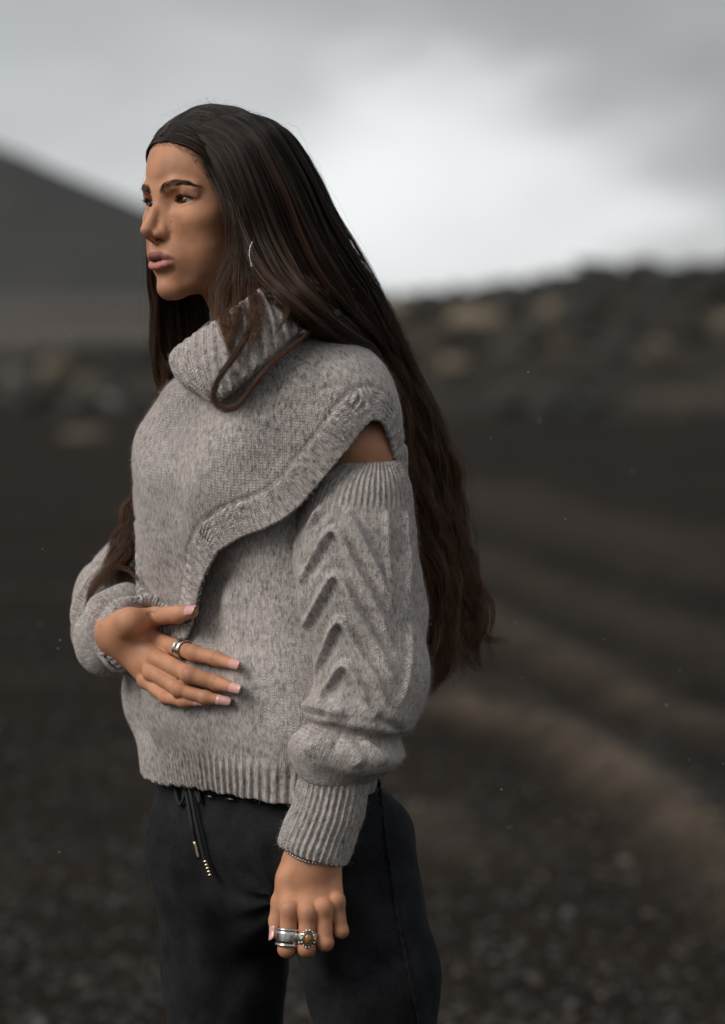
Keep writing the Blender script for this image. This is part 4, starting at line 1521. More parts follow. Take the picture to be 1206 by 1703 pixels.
def sheet(gl, n, majors, thick, spread, wave, seed, n_pts=56, len_var=.12, minors=700, pull=.93, major_pull=.55, frizz=.0012, nrm=(.35, -.9, .25), clump_len=0.0):
    """Strands strewn over the surface that the guides span, gathered in locks, and the locks in tresses."""
    g = np.random.default_rng(seed)
    G = guides(gl, n_pts); k = len(G)
    t = np.linspace(0, 1, n_pts)
    nrm = np.array(nrm, float); nrm /= np.linalg.norm(nrm)

    def lay(u):
        return spl(np.arange(k), G.reshape(k, -1), np.clip(u, 0, 1) * (k - 1)).reshape(len(u), n_pts, 3)

    prof = sstep(0, .14, t) * (1 - .35 * t)
    # tresses
    uM = np.sort(g.random(majors)); M = lay(uM)
    M = M + ((g.standard_normal(majors) * .5).clip(-1, 1)[:, None] * prof * thick)[..., None] * nrm
    fr = g.uniform(5, 11, majors); ph = g.random((majors, 3)) * 6.28; amp = wave * g.uniform(.4, 1.3, majors)
    for ax_, w_ in ((0, 1.0), (1, .7), (2, .3)):
        M[..., ax_] += w_ * amp[:, None] * sstep(.10, .8, t) * (np.sin(fr[:, None] * t * 3.2 + ph[:, ax_][:, None]) + .55 * np.sin(fr[:, None] * t * 7.5 + 2 * ph[:, ax_][:, None]) * t) * (1 + 1.0 * t ** 2)
    # locks
    uL = g.random(minors); mi = np.clip(np.searchsorted(uM, uL), 0, majors - 1)
    Lk = lay(uL) + ((g.standard_normal(minors) * .5).clip(-1.2, 1.2)[:, None] * prof * thick)[..., None] * nrm
    base_M = lay(uM)
    Lk = Lk + (M - base_M)[mi] * .8
    pm = (major_pull * sstep(.12, 1.0, t))[None, :, None]
    Lk = Lk * (1 - pm) + M[mi] * pm
    fl_, pl_ = g.uniform(14, 34, minors), g.random((minors, 2)) * 6.28
    for ax_ in (0, 1):
        Lk[..., ax_] += .0016 * g.uniform(.3, 1.6, minors)[:, None] * np.sin(fl_[:, None] * t + pl_[:, ax_][:, None]) * sstep(.1, .5, t)
        Lk[..., ax_] += g.standard_normal((minors, 1)) * spread * sstep(.2, 1, t) ** 2
    # strands
    li = g.integers(0, minors, n)
    P = lay(uL[li] + g.standard_normal(n) * .012)
    ps = (pull * sstep(0, .30, t))[None, :, None]
    P = P * (1 - ps) + Lk[li] * ps
    P += g.standard_normal((n, 1, 3)) * .0008 * sstep(0, .2, t)[None, :, None] * (1 - .5 * t)[None, :, None]
    jit = np.cumsum(g.standard_normal((n, n_pts, 3)) * frizz * .22, 1)
    P += jit * sstep(.05, .6, t)[None, :, None]
    keep = (1 - len_var * g.random(n) ** 1.5) * (1 - clump_len * (.4 + uL) * g.random(minors) ** 1.2)[li]
    idx = t[None] * keep[:, None] * (n_pts - 1)
    i0 = np.minimum(idx.astype(int), n_pts - 2); f_ = (idx - i0)[..., None]
    r_ = np.arange(n)[:, None]
    tint = np.exp(g.standard_normal(minors) * .6)[li]
    return P[r_, i0] * (1 - f_) + P[r_, i0 + 1] * f_, tint


def on_skull(g, f=1.028):
    """Slide the head points of a guide onto the skull, a finger's breadth of hair above it."""
    out = []
    for p in g:
        if p[0] == 'h':
            d_ = (np.array(p[1:]) - (0, -88, 36)) / (71, 92, 80); d_ /= np.linalg.norm(d_)
            back_ = sstep(-20, -140, p[2])
            q_ = np.array([0, -88, 36]) + d_ * np.array([71, 92, 80]) * (f + .05 * back_ + .040 * sstep(84, 112, p[3]))
            out.append(('h', *q_))
        else:
            out.append(p)
    return out


CBUF = np.full((190, 130), 9.0)
for G_ in (COL[::1],):
    q_, _ = project(G_.reshape(-1, 3)); i_ = np.clip((q_ / 10).astype(int), 0, [129, 189])
    np.minimum.at(CBUF, (i_[:, 1], i_[:, 0]), G_.reshape(-1, 3)[:, 1])
QBUF = np.full((190, 130), 9.0)
for G_ in (COL, CAPE, TORSO, SLEEVE):
    q_, _ = project(G_.reshape(-1, 3)); i_ = np.clip((q_ / 10).astype(int), 0, [129, 189])
    np.minimum.at(QBUF, (i_[:, 1], i_[:, 0]), G_.reshape(-1, 3)[:, 1])


def lift_off(P, buf, gap=.004, reach=.05):
    """Hair that would sink into the knit lies on it instead."""
    q_, _ = project(P); i_ = np.clip((q_ / 10).astype(int), 0, [129, 189])
    y_ = buf[i_[..., 1], i_[..., 0]]
    bad = (P[..., 1] > y_ - gap) & (P[..., 1] < y_ + reach)
    ny = np.where(bad, y_ - gap, P[..., 1])
    k_ = ((ny + CAM_D) / (P[..., 1] + CAM_D))[..., None]
    return CAM_P + (P - CAM_P) * k_


near_g = [
    [('h', 4, -10, 84), ('h', 30, -20, 84), (368, 300, -.078), (396, 385, -.087), (422, 448, -.115), (458, 490, -.160), (505, 530, -.165), (562, 572, -.110), (618, 640, -.015), (652, 740, .0), (680, 860, .0), (702, 960, .0), (712, 1060, 0), (722, 1160, 0)],
    [('h', 4, -28, 98), (374, 240, -.074), (405, 320, -.088), (428, 400, -.088), (452, 455, -.110), (495, 503, -.145), (548, 542, -.120), (600, 585, -.05), (645, 665, 0), (675, 765, .01), (700, 870, .01), (722, 980, .01), (732, 1080, .01), (722, 1150, 0)],
    [('h', 4, -58, 113), (402, 232, -.072), (440, 318, -.086), (468, 400, -.084), (500, 462, -.088), (542, 512, -.085), (590, 560, -.05), (635, 625, 0), (670, 710, .02), (698, 810, .02), (725, 915, .02), (742, 1010, .02), (752, 1090, .02), (745, 1120, .02)],
    [('h', 4, -92, 119), (430, 222, -.062), (474, 308, -.070), (508, 392, -.066), (545, 462, -.064), (585, 522, -.04), (630, 590, 0), (664, 655, .03), (692, 735, .04), (720, 835, .04), (742, 935, .04), (762, 1030, .04), (778, 1085, .04), (790, 1110, .04)],
    [('h', 3, -126, 110), (456, 212, -.036), (502, 298, -.036), (534, 375, -.026), (573, 444, -.016), (612, 505, .01), (648, 568, .03), (682, 642, .05), (710, 722, .05), (735, 805, .05), (753, 885, .05), (772, 975, .05), (790, 1050, .05), (800, 1105, .05)],
    [('h', 0, -155, 85), (482, 225, .01), (520, 292, .03), (545, 358, .04), (584, 428, .05), (622, 494, .05), (656, 562, .06), (688, 632, .07), (717, 712, .07), (742, 792, .07), (758, 872, .07), (775, 955, .07), (795, 1020, .06), (800, 1050, .06)],
    [('h', -8, -165, 55), (490, 260, .04), (525, 330, .06), (552, 400, .07), (590, 465, .08), (628, 530, .08), (660, 600, .09), (688, 670, .10), (712, 750, .10), (730, 830, .10), (740, 910, .10), (755, 990, .10), (760, 1050, .09)]]
near_g = [on_skull(g, 1.02) for g in near_g]
front_g = [on_skull(g, 1.02) for g in (
    [('h', 28, -10, 71), ('h', 46, -30, 58), ('h', 58, -50, 30), ('h', 66, -66, 2), (398, 395, -.086), (400, 440, -.088), (402, 495, -.092), (403, 550, -.095)],
    [('h', 10, -4, 80), ('h', 38, -26, 72), ('h', 60, -54, 36), (406, 370, -.086), (408, 440, -.088), (416, 500, -.092), (418, 550, -.095)],
    [('h', 4, -8, 84), ('h', 36, -24, 80), ('h', 60, -56, 46), (414, 360, -.087), (424, 440, -.089), (440, 500, -.093), (444, 550, -.090)])]
far_g = [
    [('h', -3, -8, 82), (258, 228, -.01), (250, 280, .005), (247, 340, .012), (249, 410, .02), (250, 480, .03), (256, 560, .04), (262, 640, .04), (252, 730, .05), (226, 830, .06), (190, 920, .045), (146, 990, .02)],
    [('h', -3, -26, 96), (268, 240, .02), (256, 310, .04), (256, 400, .05), (262, 480, .05), (270, 560, .055), (276, 640, .055), (262, 740, .06), (236, 840, .065), (206, 925, .05), (165, 985, .03)],
    [('h', -3, -45, 108), (300, 240, .06), (285, 330, .075), (284, 430, .075), (288, 510, .07), (294, 590, .065), (292, 670, .06), (270, 760, .065), (242, 860, .07), (224, 930, .055), (190, 985, .035)],
    [('h', -3, -80, 118), (350, 250, .09), (325, 350, .095), (314, 450, .09), (318, 530, .08), (318, 600, .075), (306, 690, .07), (284, 780, .075), (256, 870, .075), (236, 940, .06), (205, 975, .04)],
    [('h', -3, -120, 112), (420, 260, .10), (390, 360, .11), (362, 450, .11), (345, 530, .10), (336, 610, .09), (322, 700, .085), (300, 800, .085), (270, 900, .085), (245, 960, .08)]]
strands, radii, tints = [], [], []


def add_hair(S_, r, lift=True):
    S_, tint = S_ if isinstance(S_, tuple) else (S_, np.full(len(S_), float(rng.uniform(.8, 1.5))))
    tints.append(tint)
    S_ = lift_off(S_, CBUF, .003, .03) if lift else S_
    strands.append(S_); radii.append(r * rng.uniform(.7, 1.25, len(S_)))


add_hair(sheet(near_g, 13000, 75, .022, .004, .0085, 1, len_var=.10, minors=850, clump_len=.30), .00026)
add_hair(sheet(near_g, 3200, 60, .016, .009, .008, 2, minors=500, pull=.8, major_pull=.1, frizz=.003, clump_len=.25), .00022)
add_hair(sheet(far_g, 5000, 40, .012, .004, .006, 3, len_var=.12, minors=300, clump_len=.2), .00025)
# crown: strands combed back from the hairline and the parting
add_hair(sheet(front_g, 2600, 24, .006, .003, .004, 31, 44, .1, minors=130), .00022, False)
crown_n = [[('h', .3, -2, 74), ('h', 13, -3, 75), ('h', 26, -8, 71), ('h', 41, -22, 62), ('h', 53, -40, 42), ('h', 61, -56, 18), ('h', 66, -70, -6), (408, 400, -.087)],
           [('h', .3, -16, 90), ('h', 22, -18, 86), ('h', 44, -32, 70), ('h', 60, -50, 42), ('h', 67, -66, 10), (418, 400, -.088)],
           [('h', .3, -30, 99), ('h', 30, -34, 94), ('h', 56, -48, 70), ('h', 72, -68, 38), ('h', 78, -88, 0), (445, 420, -.088)],
           [('h', .3, -60, 114), ('h', 36, -66, 106), ('h', 62, -78, 80), ('h', 76, -95, 42), ('h', 80, -110, 0), (480, 430, -.078)],
           [('h', .3, -95, 118), ('h', 34, -104, 110), ('h', 60, -112, 84), ('h', 74, -125, 44), ('h', 74, -140, 0), (515, 440, -.055)],
           [('h', 0, -130, 108), ('h', 24, -142, 96), ('h', 46, -152, 70), ('h', 58, -160, 34), ('h', 62, -168, -5), (545, 450, -.02)]]
crown_n = [on_skull(g) for g in crown_n]
add_hair(sheet(crown_n, 7500, 60, .0055, .0015, .0016, 4, 36, .5, minors=380, pull=.88, major_pull=.3), .00022)
mir = [[('h', -p[1], p[2], p[3]) if p[0] == 'h' else None for p in g] for g in crown_n]
mir = [[p for p in g if p] + [('h', -g[-2][1] * .98, g[-2][2] - 4, -45)] for g in mir]
add_hair(sheet(mir, 3600, 40, .0028, .001, .0008, 5, 36, .3, minors=400, pull=.8, major_pull=.25, nrm=(-.6, -.1, .7)), .0002)

LOCKS = [  # centre line, strands, width at middle, radius
    ([('h', 46, -38, 64), (390, 330, -.085), (398, 400, -.09), (416, 455, -.10), (420, 510, -.14), (408, 560, -.178), (384, 600, -.192), (362, 632, -.192), (354, 660, -.190), (366, 679, -.192), (388, 679, -.196), (412, 655, -.200), (440, 618, -.203), (475, 585, -.190), (505, 560, -.165), (526, 536, -.135), (524, 515, -.12)], 130, .0015),
    ([('h', 52, -44, 50), (396, 350, -.085), (400, 420, -.09), (385, 470, -.10), (370, 500, -.125), (372, 540, -.15), (385, 580, -.18), (394, 610, -.190)], 150, .004),
    ([('h', 50, -40, 52), (394, 360, -.083), (394, 420, -.086), (380, 450, -.09), (366, 480, -.095), (369, 510, -.115), (380, 540, -.14), (388, 560, -.165)], 170, .006),
    ([('h', 54, -46, 48), (402, 360, -.086), (402, 420, -.09), (400, 470, -.10), (398, 510, -.13), (392, 540, -.16), (380, 575, -.18)], 180, .007),
    ([('h', 52, -44, 52), (402, 360, -.088), (412, 420, -.09), (418, 460, -.095), (424, 500, -.12), (428, 540, -.17), (410, 590, -.195)], 160, .006),
    ([('h', 60, -60, 50), (430, 360, -.09), (445, 420, -.09), (465, 465, -.10), (478, 500, -.14), (474, 530, -.165), (455, 560, -.185)], 60, .003),
    ([('h', 60, -70, 40), (460, 400, -.088), (480, 460, -.095), (505, 500, -.115), (520, 520, -.125), (527, 540, -.135), (515, 552, -.15)], 60, .003),
    ([('h', 0, -165, 60), (600, 420, .04), (660, 540, .07), (720, 690, .08), (762, 800, .08), (790, 930, .08), (775, 850, .08)], 0, .01),
    ([(716, 715, .07), (742, 800, .08), (760, 900, .08), (783, 1000, .08), (806, 1060, .07), (850, 1066, .06)], 90, .006),
    ([(720, 800, .07), (745, 900, .07), (765, 990, .07), (786, 1060, .07), (797, 1118, .07)], 140, .006),
    ([(725, 850, .05), (742, 940, .05), (752, 1020, .05), (765, 1075, .05), (790, 1115, .05)], 120, .006),
    ([(715, 900, .03), (722, 980, .03), (735, 1050, .03), (738, 1100, .03), (716, 1158, .03)], 160, .007),
    ([(705, 900, .03), (716, 990, .03), (728, 1060, .03), (748, 1100, .03), (722, 1145, .03)], 120, .006),
    ([(740, 850, .07), (765, 900, .07), (784, 935, .07), (768, 950, .07)], 8, .003),
    ([(245, 700, .05), (232, 800, .055), (222, 870, .05), (200, 930, .04), (160, 970, .02), (140, 1020, .01)], 150, .005),
    ([(240, 780, .05), (228, 860, .05), (212, 910, .03), (180, 950, .01), (148, 1000, 0), (152, 1010, 0)], 100, .004),
    ([(215, 890, .04), (190, 935, .02), (215, 950, -.02), (236, 972, -.05)], 26, .0012)]
for i, (cl, n_, wd) in enumerate(LOCKS):
    if not n_:
        continue
    G = guides([cl], 48)[0]
    t_ = np.linspace(0, 1, 48); g_ = np.random.default_rng(50 + i)
    G = lift_off(G, QBUF, .005, .06) if i < 7 else G
    off = g_.standard_normal((n_, 1, 3)) * wd * (.35 + .65 * np.sin(np.clip(t_ * 1.1, 0, 1) * math.pi) ** .7)[None, :, None]
    S_ = G[None] + off + .0025 * np.sin(t_ * g_.uniform(6, 14, (n_, 1)) + g_.random((n_, 1)) * 6.28)[..., None] * g_.standard_normal((n_, 1, 3)) * .5
    keep = 1 - .12 * g_.random(n_); idx = t_[None] * keep[:, None] * 47
    i0 = np.minimum(idx.astype(int), 46); f_ = (idx - i0)[..., None]; r_ = np.arange(n_)[:, None]
    add_hair(S_[r_, i0] * (1 - f_) + S_[r_, i0 + 1] * f_, .00022)

hair = wear(curves_obj('hair', strands, radii, M_hair, tip=.35))
at_ = hair.data.attributes.new('tint', 'FLOAT', 'CURVE')
at_.data.foreach_set('value', np.concatenate(tints).astype(np.float32))

# fly-away hairs
fly, fr_ = [], []
g_ = np.random.default_rng(99)
base, _ = sheet(near_g + far_g[::-1], 260, 40, .02, .012, .012, 9, 40, .5, minors=260)
base += (np.cumsum(g_.standard_normal((260, 40, 3)) * .0016, 1))
fly.append(base); fr_.append(np.full(260, .00009))
rt = []
for _ in range(75):                                            # short curls lifting off the crown and hairline
    a_ = g_.uniform(-.6, 1.0); yy = g_.uniform(-130, 2)
    z_ = 36 + 82 * math.sqrt(max(0, 1 - ((yy + 88) / 94) ** 2))
    p = from_head((a_ * 22, yy, z_ - 3)); d = from_head((a_ * 60, yy * .9 - 20, z_ + 60)) - p; d /= np.linalg.norm(d)
    side = g_.standard_normal(3); side -= side @ d * d; side /= np.linalg.norm(side)
    l_ = g_.uniform(.006, .034); tt2 = np.linspace(0, 1, 40)
    rt.append(p + d * (l_ * .55 * np.sin(tt2 * 2.2))[:, None] + side * (l_ * tt2 ** 1.3 * g_.uniform(.3, 1.2))[:, None] + np.array([0, 0, -1]) * (l_ * .4 * tt2 ** 3)[:, None])
fly.append(np.array(rt)); fr_.append(np.full(len(rt), .00008))
bb = []
for _ in range(420):                                            # baby hairs along the hairline
    x_ = g_.uniform(-24, 58); zl = float(np.interp(abs(x_), [0, 14, 28, 42, 52, 58, 64], [74, 74, 70, 60, 42, 20, 6])) + g_.uniform(-5, 4)
    y_ = -88 + 92 * math.sqrt(max(0, 1 - (x_ / 71) ** 2 - ((zl - 36) / 80) ** 2))
    p = np.array([x_, y_ + .3, zl]); e = p + np.array([np.sign(x_ + 4) * g_.uniform(2, 15), -g_.uniform(0, 9), g_.uniform(-10, 6)])
    tt2 = np.linspace(0, 1, 40)[:, None]
    q_ = p + (e - p) * tt2 + np.array([0, 2.0, 0]) * np.sin(tt2 * math.pi) * g_.uniform(.3, 1)
    bb.append(from_head(q_))
fly.append(np.array(bb)); fr_.append(np.full(len(bb), .00010))
wear(curves_obj('flyaway_hair', fly, fr_, M_hair), hair)

# eyebrows and lashes
M_brow = hair_material('brow_hair', (.024, .015, .010), (.034, .021, .014), .4)
HV = (BODY_V[:, 2] > 1.5)
hq = to_head(BODY_V[HV])


def on_face(x, z, lift=.2):
    i = np.argmin((hq[:, 0] - x) ** 2 + (hq[:, 2] - z) ** 2 + np.where(hq[:, 1] < -50, 1e6, 0))
    return np.array([x, hq[i, 1] + lift, z])


for sgn in (1, -1):
    st_ = []
    B_ = np.array(BROW)
    for _ in range(300):
        u_ = g_.random() ** .85
        f_ = u_ * (len(B_) - 1); i_ = min(int(f_), len(B_) - 2); c_ = B_[i_] * (1 - f_ + i_) + B_[i_ + 1] * (f_ - i_)
        hw_ = np.interp(c_[0], [8, 14, 30, 40, 54], [2.8, 4.8, 4.6, 3.0, .9])
        v_ = g_.uniform(-1, 1)
        p = on_face(sgn * c_[0], c_[2] + v_ * hw_)
        ang = np.interp(u_, [0, .25, .6, 1], [75, 40, 8, -38]) - 18 * v_
        l_ = g_.uniform(4.5, 8) * np.interp(u_, [.6, 1], [1, .4])
        e = on_face(sgn * (c_[0] + l_ * math.cos(math.radians(ang))), p[2] + l_ * math.sin(math.radians(ang)), .4)
        tt2 = np.linspace(0, 1, 6)[:, None]
        st_.append(from_head(p + (e - p) * tt2 + np.array([0, 1.0, 0]) * np.sin(tt2 * math.pi) * .8))
    wear(curves_obj('eyebrow', [np.array(st_)], [np.full(len(st_), .00011)], M_brow, tip=.3), body)
    la_ = []
    for _ in range(75):
        u_ = g_.random(); x_ = 27 + u_ * 20
        uu = (x_ - 33) / 13; zt = .45 + .5 * uu + (3.5 if uu < 0 else 3.2) * max(0, 1 - uu * uu) ** .62 - .1
        p = np.array([x_, 0, zt]); p[1] = EYE_C[1] + math.sqrt(max(1, 13.2 ** 2 - (x_ - 32) ** 2 - zt ** 2)) + .3
        o_ = np.array([(x_ - 30) * .22, 6.5, g_.uniform(-.5, 1.2)]) * g_.uniform(.7, 1.1)
        tt2 = np.linspace(0, 1, 6)[:, None]
        q_ = (p + o_ * tt2 + np.array([0, 0, 2.2]) * tt2 ** 2) * (sgn, 1, 1)
        la_.append(from_head(q_))
    wear(curves_obj('eyelashes', [np.array(la_)], [np.full(len(la_), .00016)], M_brow, tip=.2), body)

# wool fuzz standing off the knit
M_fuzz = simple_mat('wool_fibre', (.42, .38, .355), .9)


def fuzz(G, n, seed, lmin=.0025, lmax=.0058):
    g = np.random.default_rng(seed)
    N_ = outward(G)
    ok = (N_[..., 1] < .35)
    idx = np.flatnonzero(ok.ravel()); i = g.choice(idx, n)
    p = G.reshape(-1, 3)[i]; nn = N_.reshape(-1, 3)[i]
    rnd = g.standard_normal((n, 3)); d = nn * .55 + rnd * .55; d /= np.linalg.norm(d, axis=1, keepdims=True)
    c = g.standard_normal((n, 3)) * .5
    l_ = (lmin + (lmax - lmin) * g.random(n) ** 2)[:, None, None]
    t = np.linspace(0, 1, 5)[None, :, None]
    return p[:, None] - nn[:, None] * .001 + l_ * (d[:, None] * t + c[:, None] * t * t * .6)


FZ = [fuzz(TORSO, 26000, 1), fuzz(CAPE, 26000, 2), fuzz(SLEEVE, 22000, 3), fuzz(CUFF, 5000, 4), fuzz(COL, 9000, 5), fuzz(FARS, 7000, 6), fuzz(FARC, 2500, 7)]
wear(curves_obj('wool_fuzz', FZ, [np.full(len(z), .000065) for z in FZ], M_fuzz, tip=.4, kind='stuff'), sweater)
# ------------------------------------------------------------------ eyes, teeth
def eye_material():
    m, t, b = new_mat('eye')
    L = t.links.new
    at = node(t, 'ShaderNodeAttribute', attribute_name='tone')
    L(at.outputs['Color'], b.inputs['Base Color'])
    b.inputs['Roughness'].default_value = .10
    b.inputs['Coat Weight'].default_value = .3
    b.inputs['Coat Roughness'].default_value = .03
    return m


M_eye = eye_material()
gaze = np.array([.02, .99, .03])
for sgn in (1, -1):
    nr, ns = 44, 48
    a = np.linspace(0, math.pi, nr); bb_ = np.linspace(0, 2 * math.pi, ns, endpoint=False)
    g = gaze / np.linalg.norm(gaze); e1 = np.cross(g, [0, 0, 1.0]); e1 /= np.linalg.norm(e1); e2 = np.cross(e1, g)
    r = EYE_R + .75 * np.exp(-(a / .36) ** 2)
    V = (r * np.cos(a))[:, None, None] * g + (r * np.sin(a))[:, None, None] * (np.cos(bb_)[None, :, None] * e1 + np.sin(bb_)[None, :, None] * e2)
    c = EYE_C * (sgn, 1, 1) - (0, .2, 0)
    ia = a[:, None] + 0 * bb_[None]
    tone = np.tile(np.array([.42, .37, .335]), (nr, ns, 1))
    iris = sstep(.56, .50, ia)[..., None]
    tone = tone * (1 - iris) + iris * np.array([.055, .026, .014]) * (1 + .5 * np.sin(bb_ * 17 + 3 * np.sin(bb_ * 5)))[None, :, None]
    pup = sstep(.23, .19, ia)[..., None]
    tone = tone * (1 - pup) + pup * .004
    V = (from_head((c + V).reshape(-1, 3)))
    wear(mesh_obj('eyeball', V, grid_faces(nr, ns, True), M_eye, cols={'tone': tone.reshape(-1, 3)}), body)
M_tooth = simple_mat('tooth_enamel', (.34, .30, .26), .25)
for k in range(6):
    xx = (k - 2.5) * 7.2
    V, F = ball((xx, 6.2 - (xx / 21) ** 2 * 9, -67.0), (4.6, 2.0, 4.4), 10)
    wear(mesh_obj('tooth', from_head(V), F, M_tooth), body)

# ------------------------------------------------------------------ nails, rings, bracelet, earring
M_nail = simple_mat('pink_nail_polish', (.62, .335, .305), .22)
M_nail.node_tree.nodes['Principled BSDF'].inputs['Coat Weight'].default_value = .4


def nail(H, R, dors, length, over, par):
    a, b = H[2], H[3]
    d = b - a; L_ = np.linalg.norm(d); d = d / L_
    n = dors - (dors @ d) * d; n /= np.linalg.norm(n)
    w_ = np.cross(d, n)
    s = np.linspace(0, 1, 14); v = np.linspace(-1, 1, 11)
    end = L_ + R[3] + over; st_ = end - length
    G = np.empty((14, 11, 3))
    for i, q in enumerate(s):
        pos = st_ + (end - st_) * q
        r = np.interp(min(pos, L_), [0, L_], [R[2], R[3]]) * 1.0 + .0006
        wid = (.98 if q < .55 else .98 * math.sqrt(max(0, 1 - ((q - .55) / .47) ** 2.4))) * math.radians(62)
        drop = .0006 * (1 - min(1, q / .12)) + (max(0, pos - L_) ** 2) * 9
        for j, x in enumerate(v):
            an = x * wid
            G[i, j] = a + d * pos + n * (r * math.cos(an) - drop) + w_ * (r * math.sin(an))
    th_ = .0006
    V = np.concatenate([G.reshape(-1, 3), (G - n * th_).reshape(-1, 3)])
    f = grid_faces(14, 11); o = 14 * 11
    F = [tuple(x) for x in f] + [tuple(x[::-1] + o) for x in f]
    rim = [i * 11 for i in range(14)] + [13 * 11 + j for j in range(1, 11)] + [i * 11 + 10 for i in range(12, -1, -1)] + [j for j in range(9, 0, -1)]
    F += [(rim[k], rim[(k + 1) % len(rim)], rim[(k + 1) % len(rim)] + o, rim[k] + o) for k in range(len(rim))]
    return wear(mesh_obj('fingernail', V, F, M_nail), par)


for n_ in ('index', 'middle', 'ring', 'little'):
    nail(RH[n_], _rr[n_], -R_IN + np.array([0, 0, .18]), .0175 if n_ != 'little' else .014, .0055, body)
nail(RH['thumb'], _rr['thumb'], -R_IN + np.array([0, 0, .75]), .0175, .004, body)
nail(LH['thumb'], _lr['thumb'], np.array([-.92, -.35, .1]), .016, .003, body)

M_silver = simple_mat('silver', (.62, .60, .57), .24, 1.0, (300, .25, .0004))
M_dark_silver = simple_mat('tarnished_silver', (.16, .15, .145), .45, 1.0)


def band_ring(c, axis_, prof, name, mat, par=None, squash=None, nseg=48):
    """Lathe of profile [(along, radius)] (outside then inside) round axis_."""
    axis_ = axis_ / np.linalg.norm(axis_)
    u_ = np.cross(axis_, [0, 1.0, 0]); u_ /= np.linalg.norm(u_); v_ = np.cross(axis_, u_)
    ph = np.linspace(0, 2 * math.pi, nseg, endpoint=False)
    prof = np.array(prof)
    G = c + prof[:, 0, None, None] * axis_ + prof[:, 1, None, None] * (np.cos(ph)[None, :, None] * u_ + np.sin(ph)[None, :, None] * v_)
    F = grid_faces(len(prof), nseg, True, True)
    return wear(mesh_obj(name, G.reshape(-1, 3), F, mat), par)


def prof_band(w, r, bead=.0011, inner=None):
    p = []
    def bump(x0):
        return [(x0 + bead * math.cos(t), r + bead * .9 * math.sin(t)) for t in np.linspace(math.pi, 0, 7)]
    p += bump(-w / 2 + bead) + [(-w / 2 + 2.3 * bead, r - .0002)]
    p += [(x, r + .0005 * math.cos(x / w * 2.6)) for x in np.linspace(-w / 2 + 2.8 * bead, w / 2 - 2.8 * bead, 6)]
    p += [(w / 2 - 2.3 * bead, r - .0002)] + bump(w / 2 - bead)
    p += [(w / 2 - .0004, r - .0012), (-w / 2 + .0004, r - .0012)]
    return p


f = RH['index']
ax1 = f[1] - f[0]
band_ring(f[0] + ax1 * .74, ax1, prof_band(.0120, .0112), 'ring', M_silver)
f = LH['index']; ax2 = f[1] - f[0]
band_ring(f[0] + ax2 * .70, ax2, prof_band(.0195, .0122, .0014), 'ring', M_silver)
f = LH['middle']; ax3 = f[1] - f[0]; ax3n = ax3 / np.linalg.norm(ax3)
c3 = f[0] + ax3 * .72
rg = band_ring(c3, ax3, [(-.0060, .0114), (-.0050, .0119), (.0050, .0119), (.0060, .0114), (.0058, .0104), (-.0058, .0104)], 'ring', M_silver)
nrm3 = np.array([.12, -1.0, 0]) - (np.array([.12, -1.0, 0]) @ ax3n) * ax3n; nrm3 /= np.linalg.norm(nrm3)
w3 = np.cross(ax3n, nrm3)
top3 = c3 + nrm3 * .0125


def oval(cx_, a_, b_, n_seg, hgts, scales):
    V, F = [], []
    ph = np.linspace(0, 2 * math.pi, n_seg, endpoint=False)
    G = np.array([[cx_ + nrm3 * h_ + (ax3n * b_ * math.cos(t) + w3 * a_ * math.sin(t)) * s_ for t in ph] for h_, s_ in zip(hgts, scales)])
    V = np.concatenate([G.reshape(-1, 3), [cx_ + nrm3 * hgts[-1]]])
    F = [tuple(x) for x in grid_faces(len(hgts), n_seg, True)]
    o = (len(hgts) - 1) * n_seg
    F += [(o + i, o + (i + 1) % n_seg, len(V) - 1) for i in range(n_seg)]
    return V, F


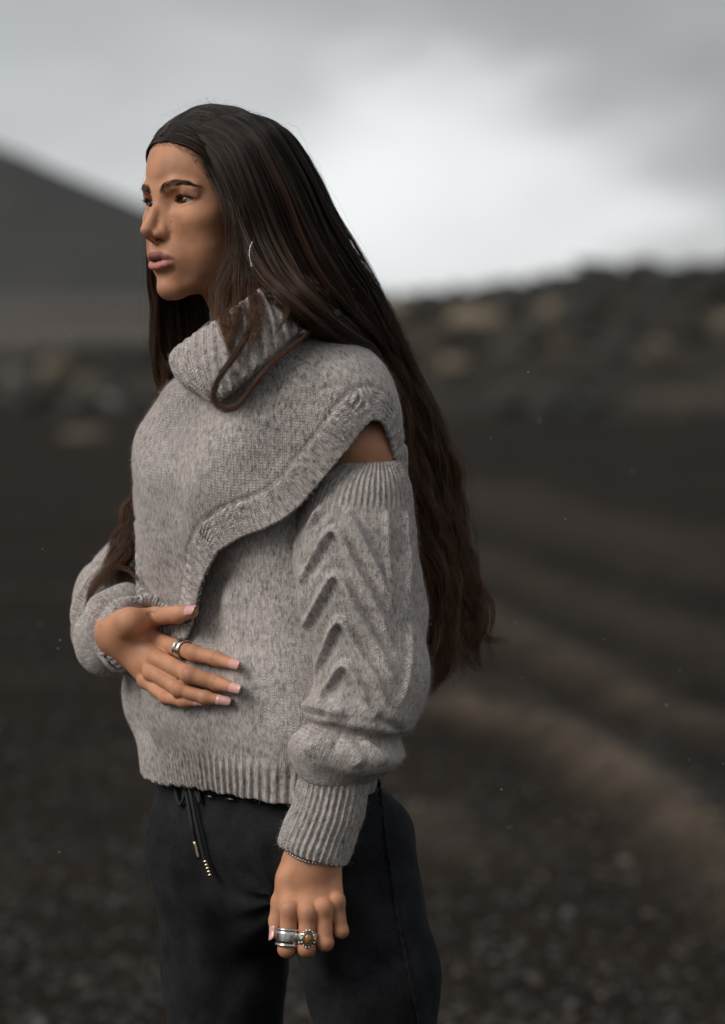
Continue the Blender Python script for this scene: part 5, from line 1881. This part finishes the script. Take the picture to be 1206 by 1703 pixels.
V, F = oval(top3, .0052, .0070, 32, [-.003, 0, .0012, .0012, .0004], [1.15, 1.15, 1.05, .86, .84])
wear(mesh_obj('setting', V, F, M_dark_silver), rg)
m_, t_, b_ = new_mat('tiger_eye')
tc_ = node(t_, 'ShaderNodeTexCoord'); wv = node(t_, 'ShaderNodeTexWave', i_Scale=260.0, i_Distortion=4.0, i_Detail=2.0)
t_.links.new(tc_.outputs['Object'], wv.inputs['Vector'])
rp = node(t_, 'ShaderNodeValToRGB'); rp.color_ramp.elements[0].color = (.10, .035, .008, 1); rp.color_ramp.elements[1].color = (.42, .17, .03, 1)
t_.links.new(wv.outputs['Fac'], rp.inputs[0]); t_.links.new(rp.outputs[0], b_.inputs['Base Color'])
b_.inputs['Roughness'].default_value = .06; b_.inputs['Coat Weight'].default_value = .8
V, F = oval(top3 + nrm3 * .0006, .0042, .0058, 28, [0, .0010, .0020, .0027], [1.0, .95, .72, .4])
wear(mesh_obj('gemstone', V, F, m_), rg)
for k in range(14):
    t = 2 * math.pi * (k + .5) / 14
    V, F = ball(top3 - nrm3 * .0006 + ax3n * .0092 * math.cos(t) + w3 * .0074 * math.sin(t), .00125 + .0004 * (math.cos(t) < -.8), 8)
    wear(mesh_obj('bead', V, F, M_silver), rg)

# bead bracelet at the near wrist
br_px = spl([0, .25, .5, .75, 1], np.array([(474, 1412), (484, 1421), (496, 1428), (509, 1432.5), (526, 1436)], float), np.linspace(0, 1, 13))
brc = None
bm_ = None
cordP = []
for p in br_px:
    q = BODY_NEAR(p); c_ = Pt(p[0], p[1], q[1] - .0012); cordP.append(c_)
cordP = np.array(cordP)
back = cordP[::-1] + np.array([0, .052, .004])
loop_ = np.concatenate([cordP, (cordP[-1:] + back[:1]) / 2 + (.012, 0, 0), back, (back[-1:] + cordP[:1]) / 2 - (.006, 0, 0), cordP[:1]])
V, F = tube(loop_, .0005, 6)
brc = wear(mesh_obj('bracelet', V, F, M_dark_silver))
for c_ in cordP:
    V, F = ball(c_, .00175, 8)
    wear(mesh_obj('bead', V, F, M_silver), brc)

# hanging bead earring
ear_px = spl([0, .3, .7, 1], np.array([(419.5, 404), (416, 413), (415.5, 428), (419, 443)], float), np.linspace(0, 1, 15))
eP = np.array([Pt(p[0], p[1], -.122) for p in ear_px])
V, F = tube(np.concatenate([[Pt(424, 392, -.112)], eP]), .0004, 6)
er = wear(mesh_obj('earring', V, F, M_dark_silver))
for c_ in eP:
    V, F = ball(c_, .00105, 6)
    wear(mesh_obj('bead', V, F, M_silver), er)
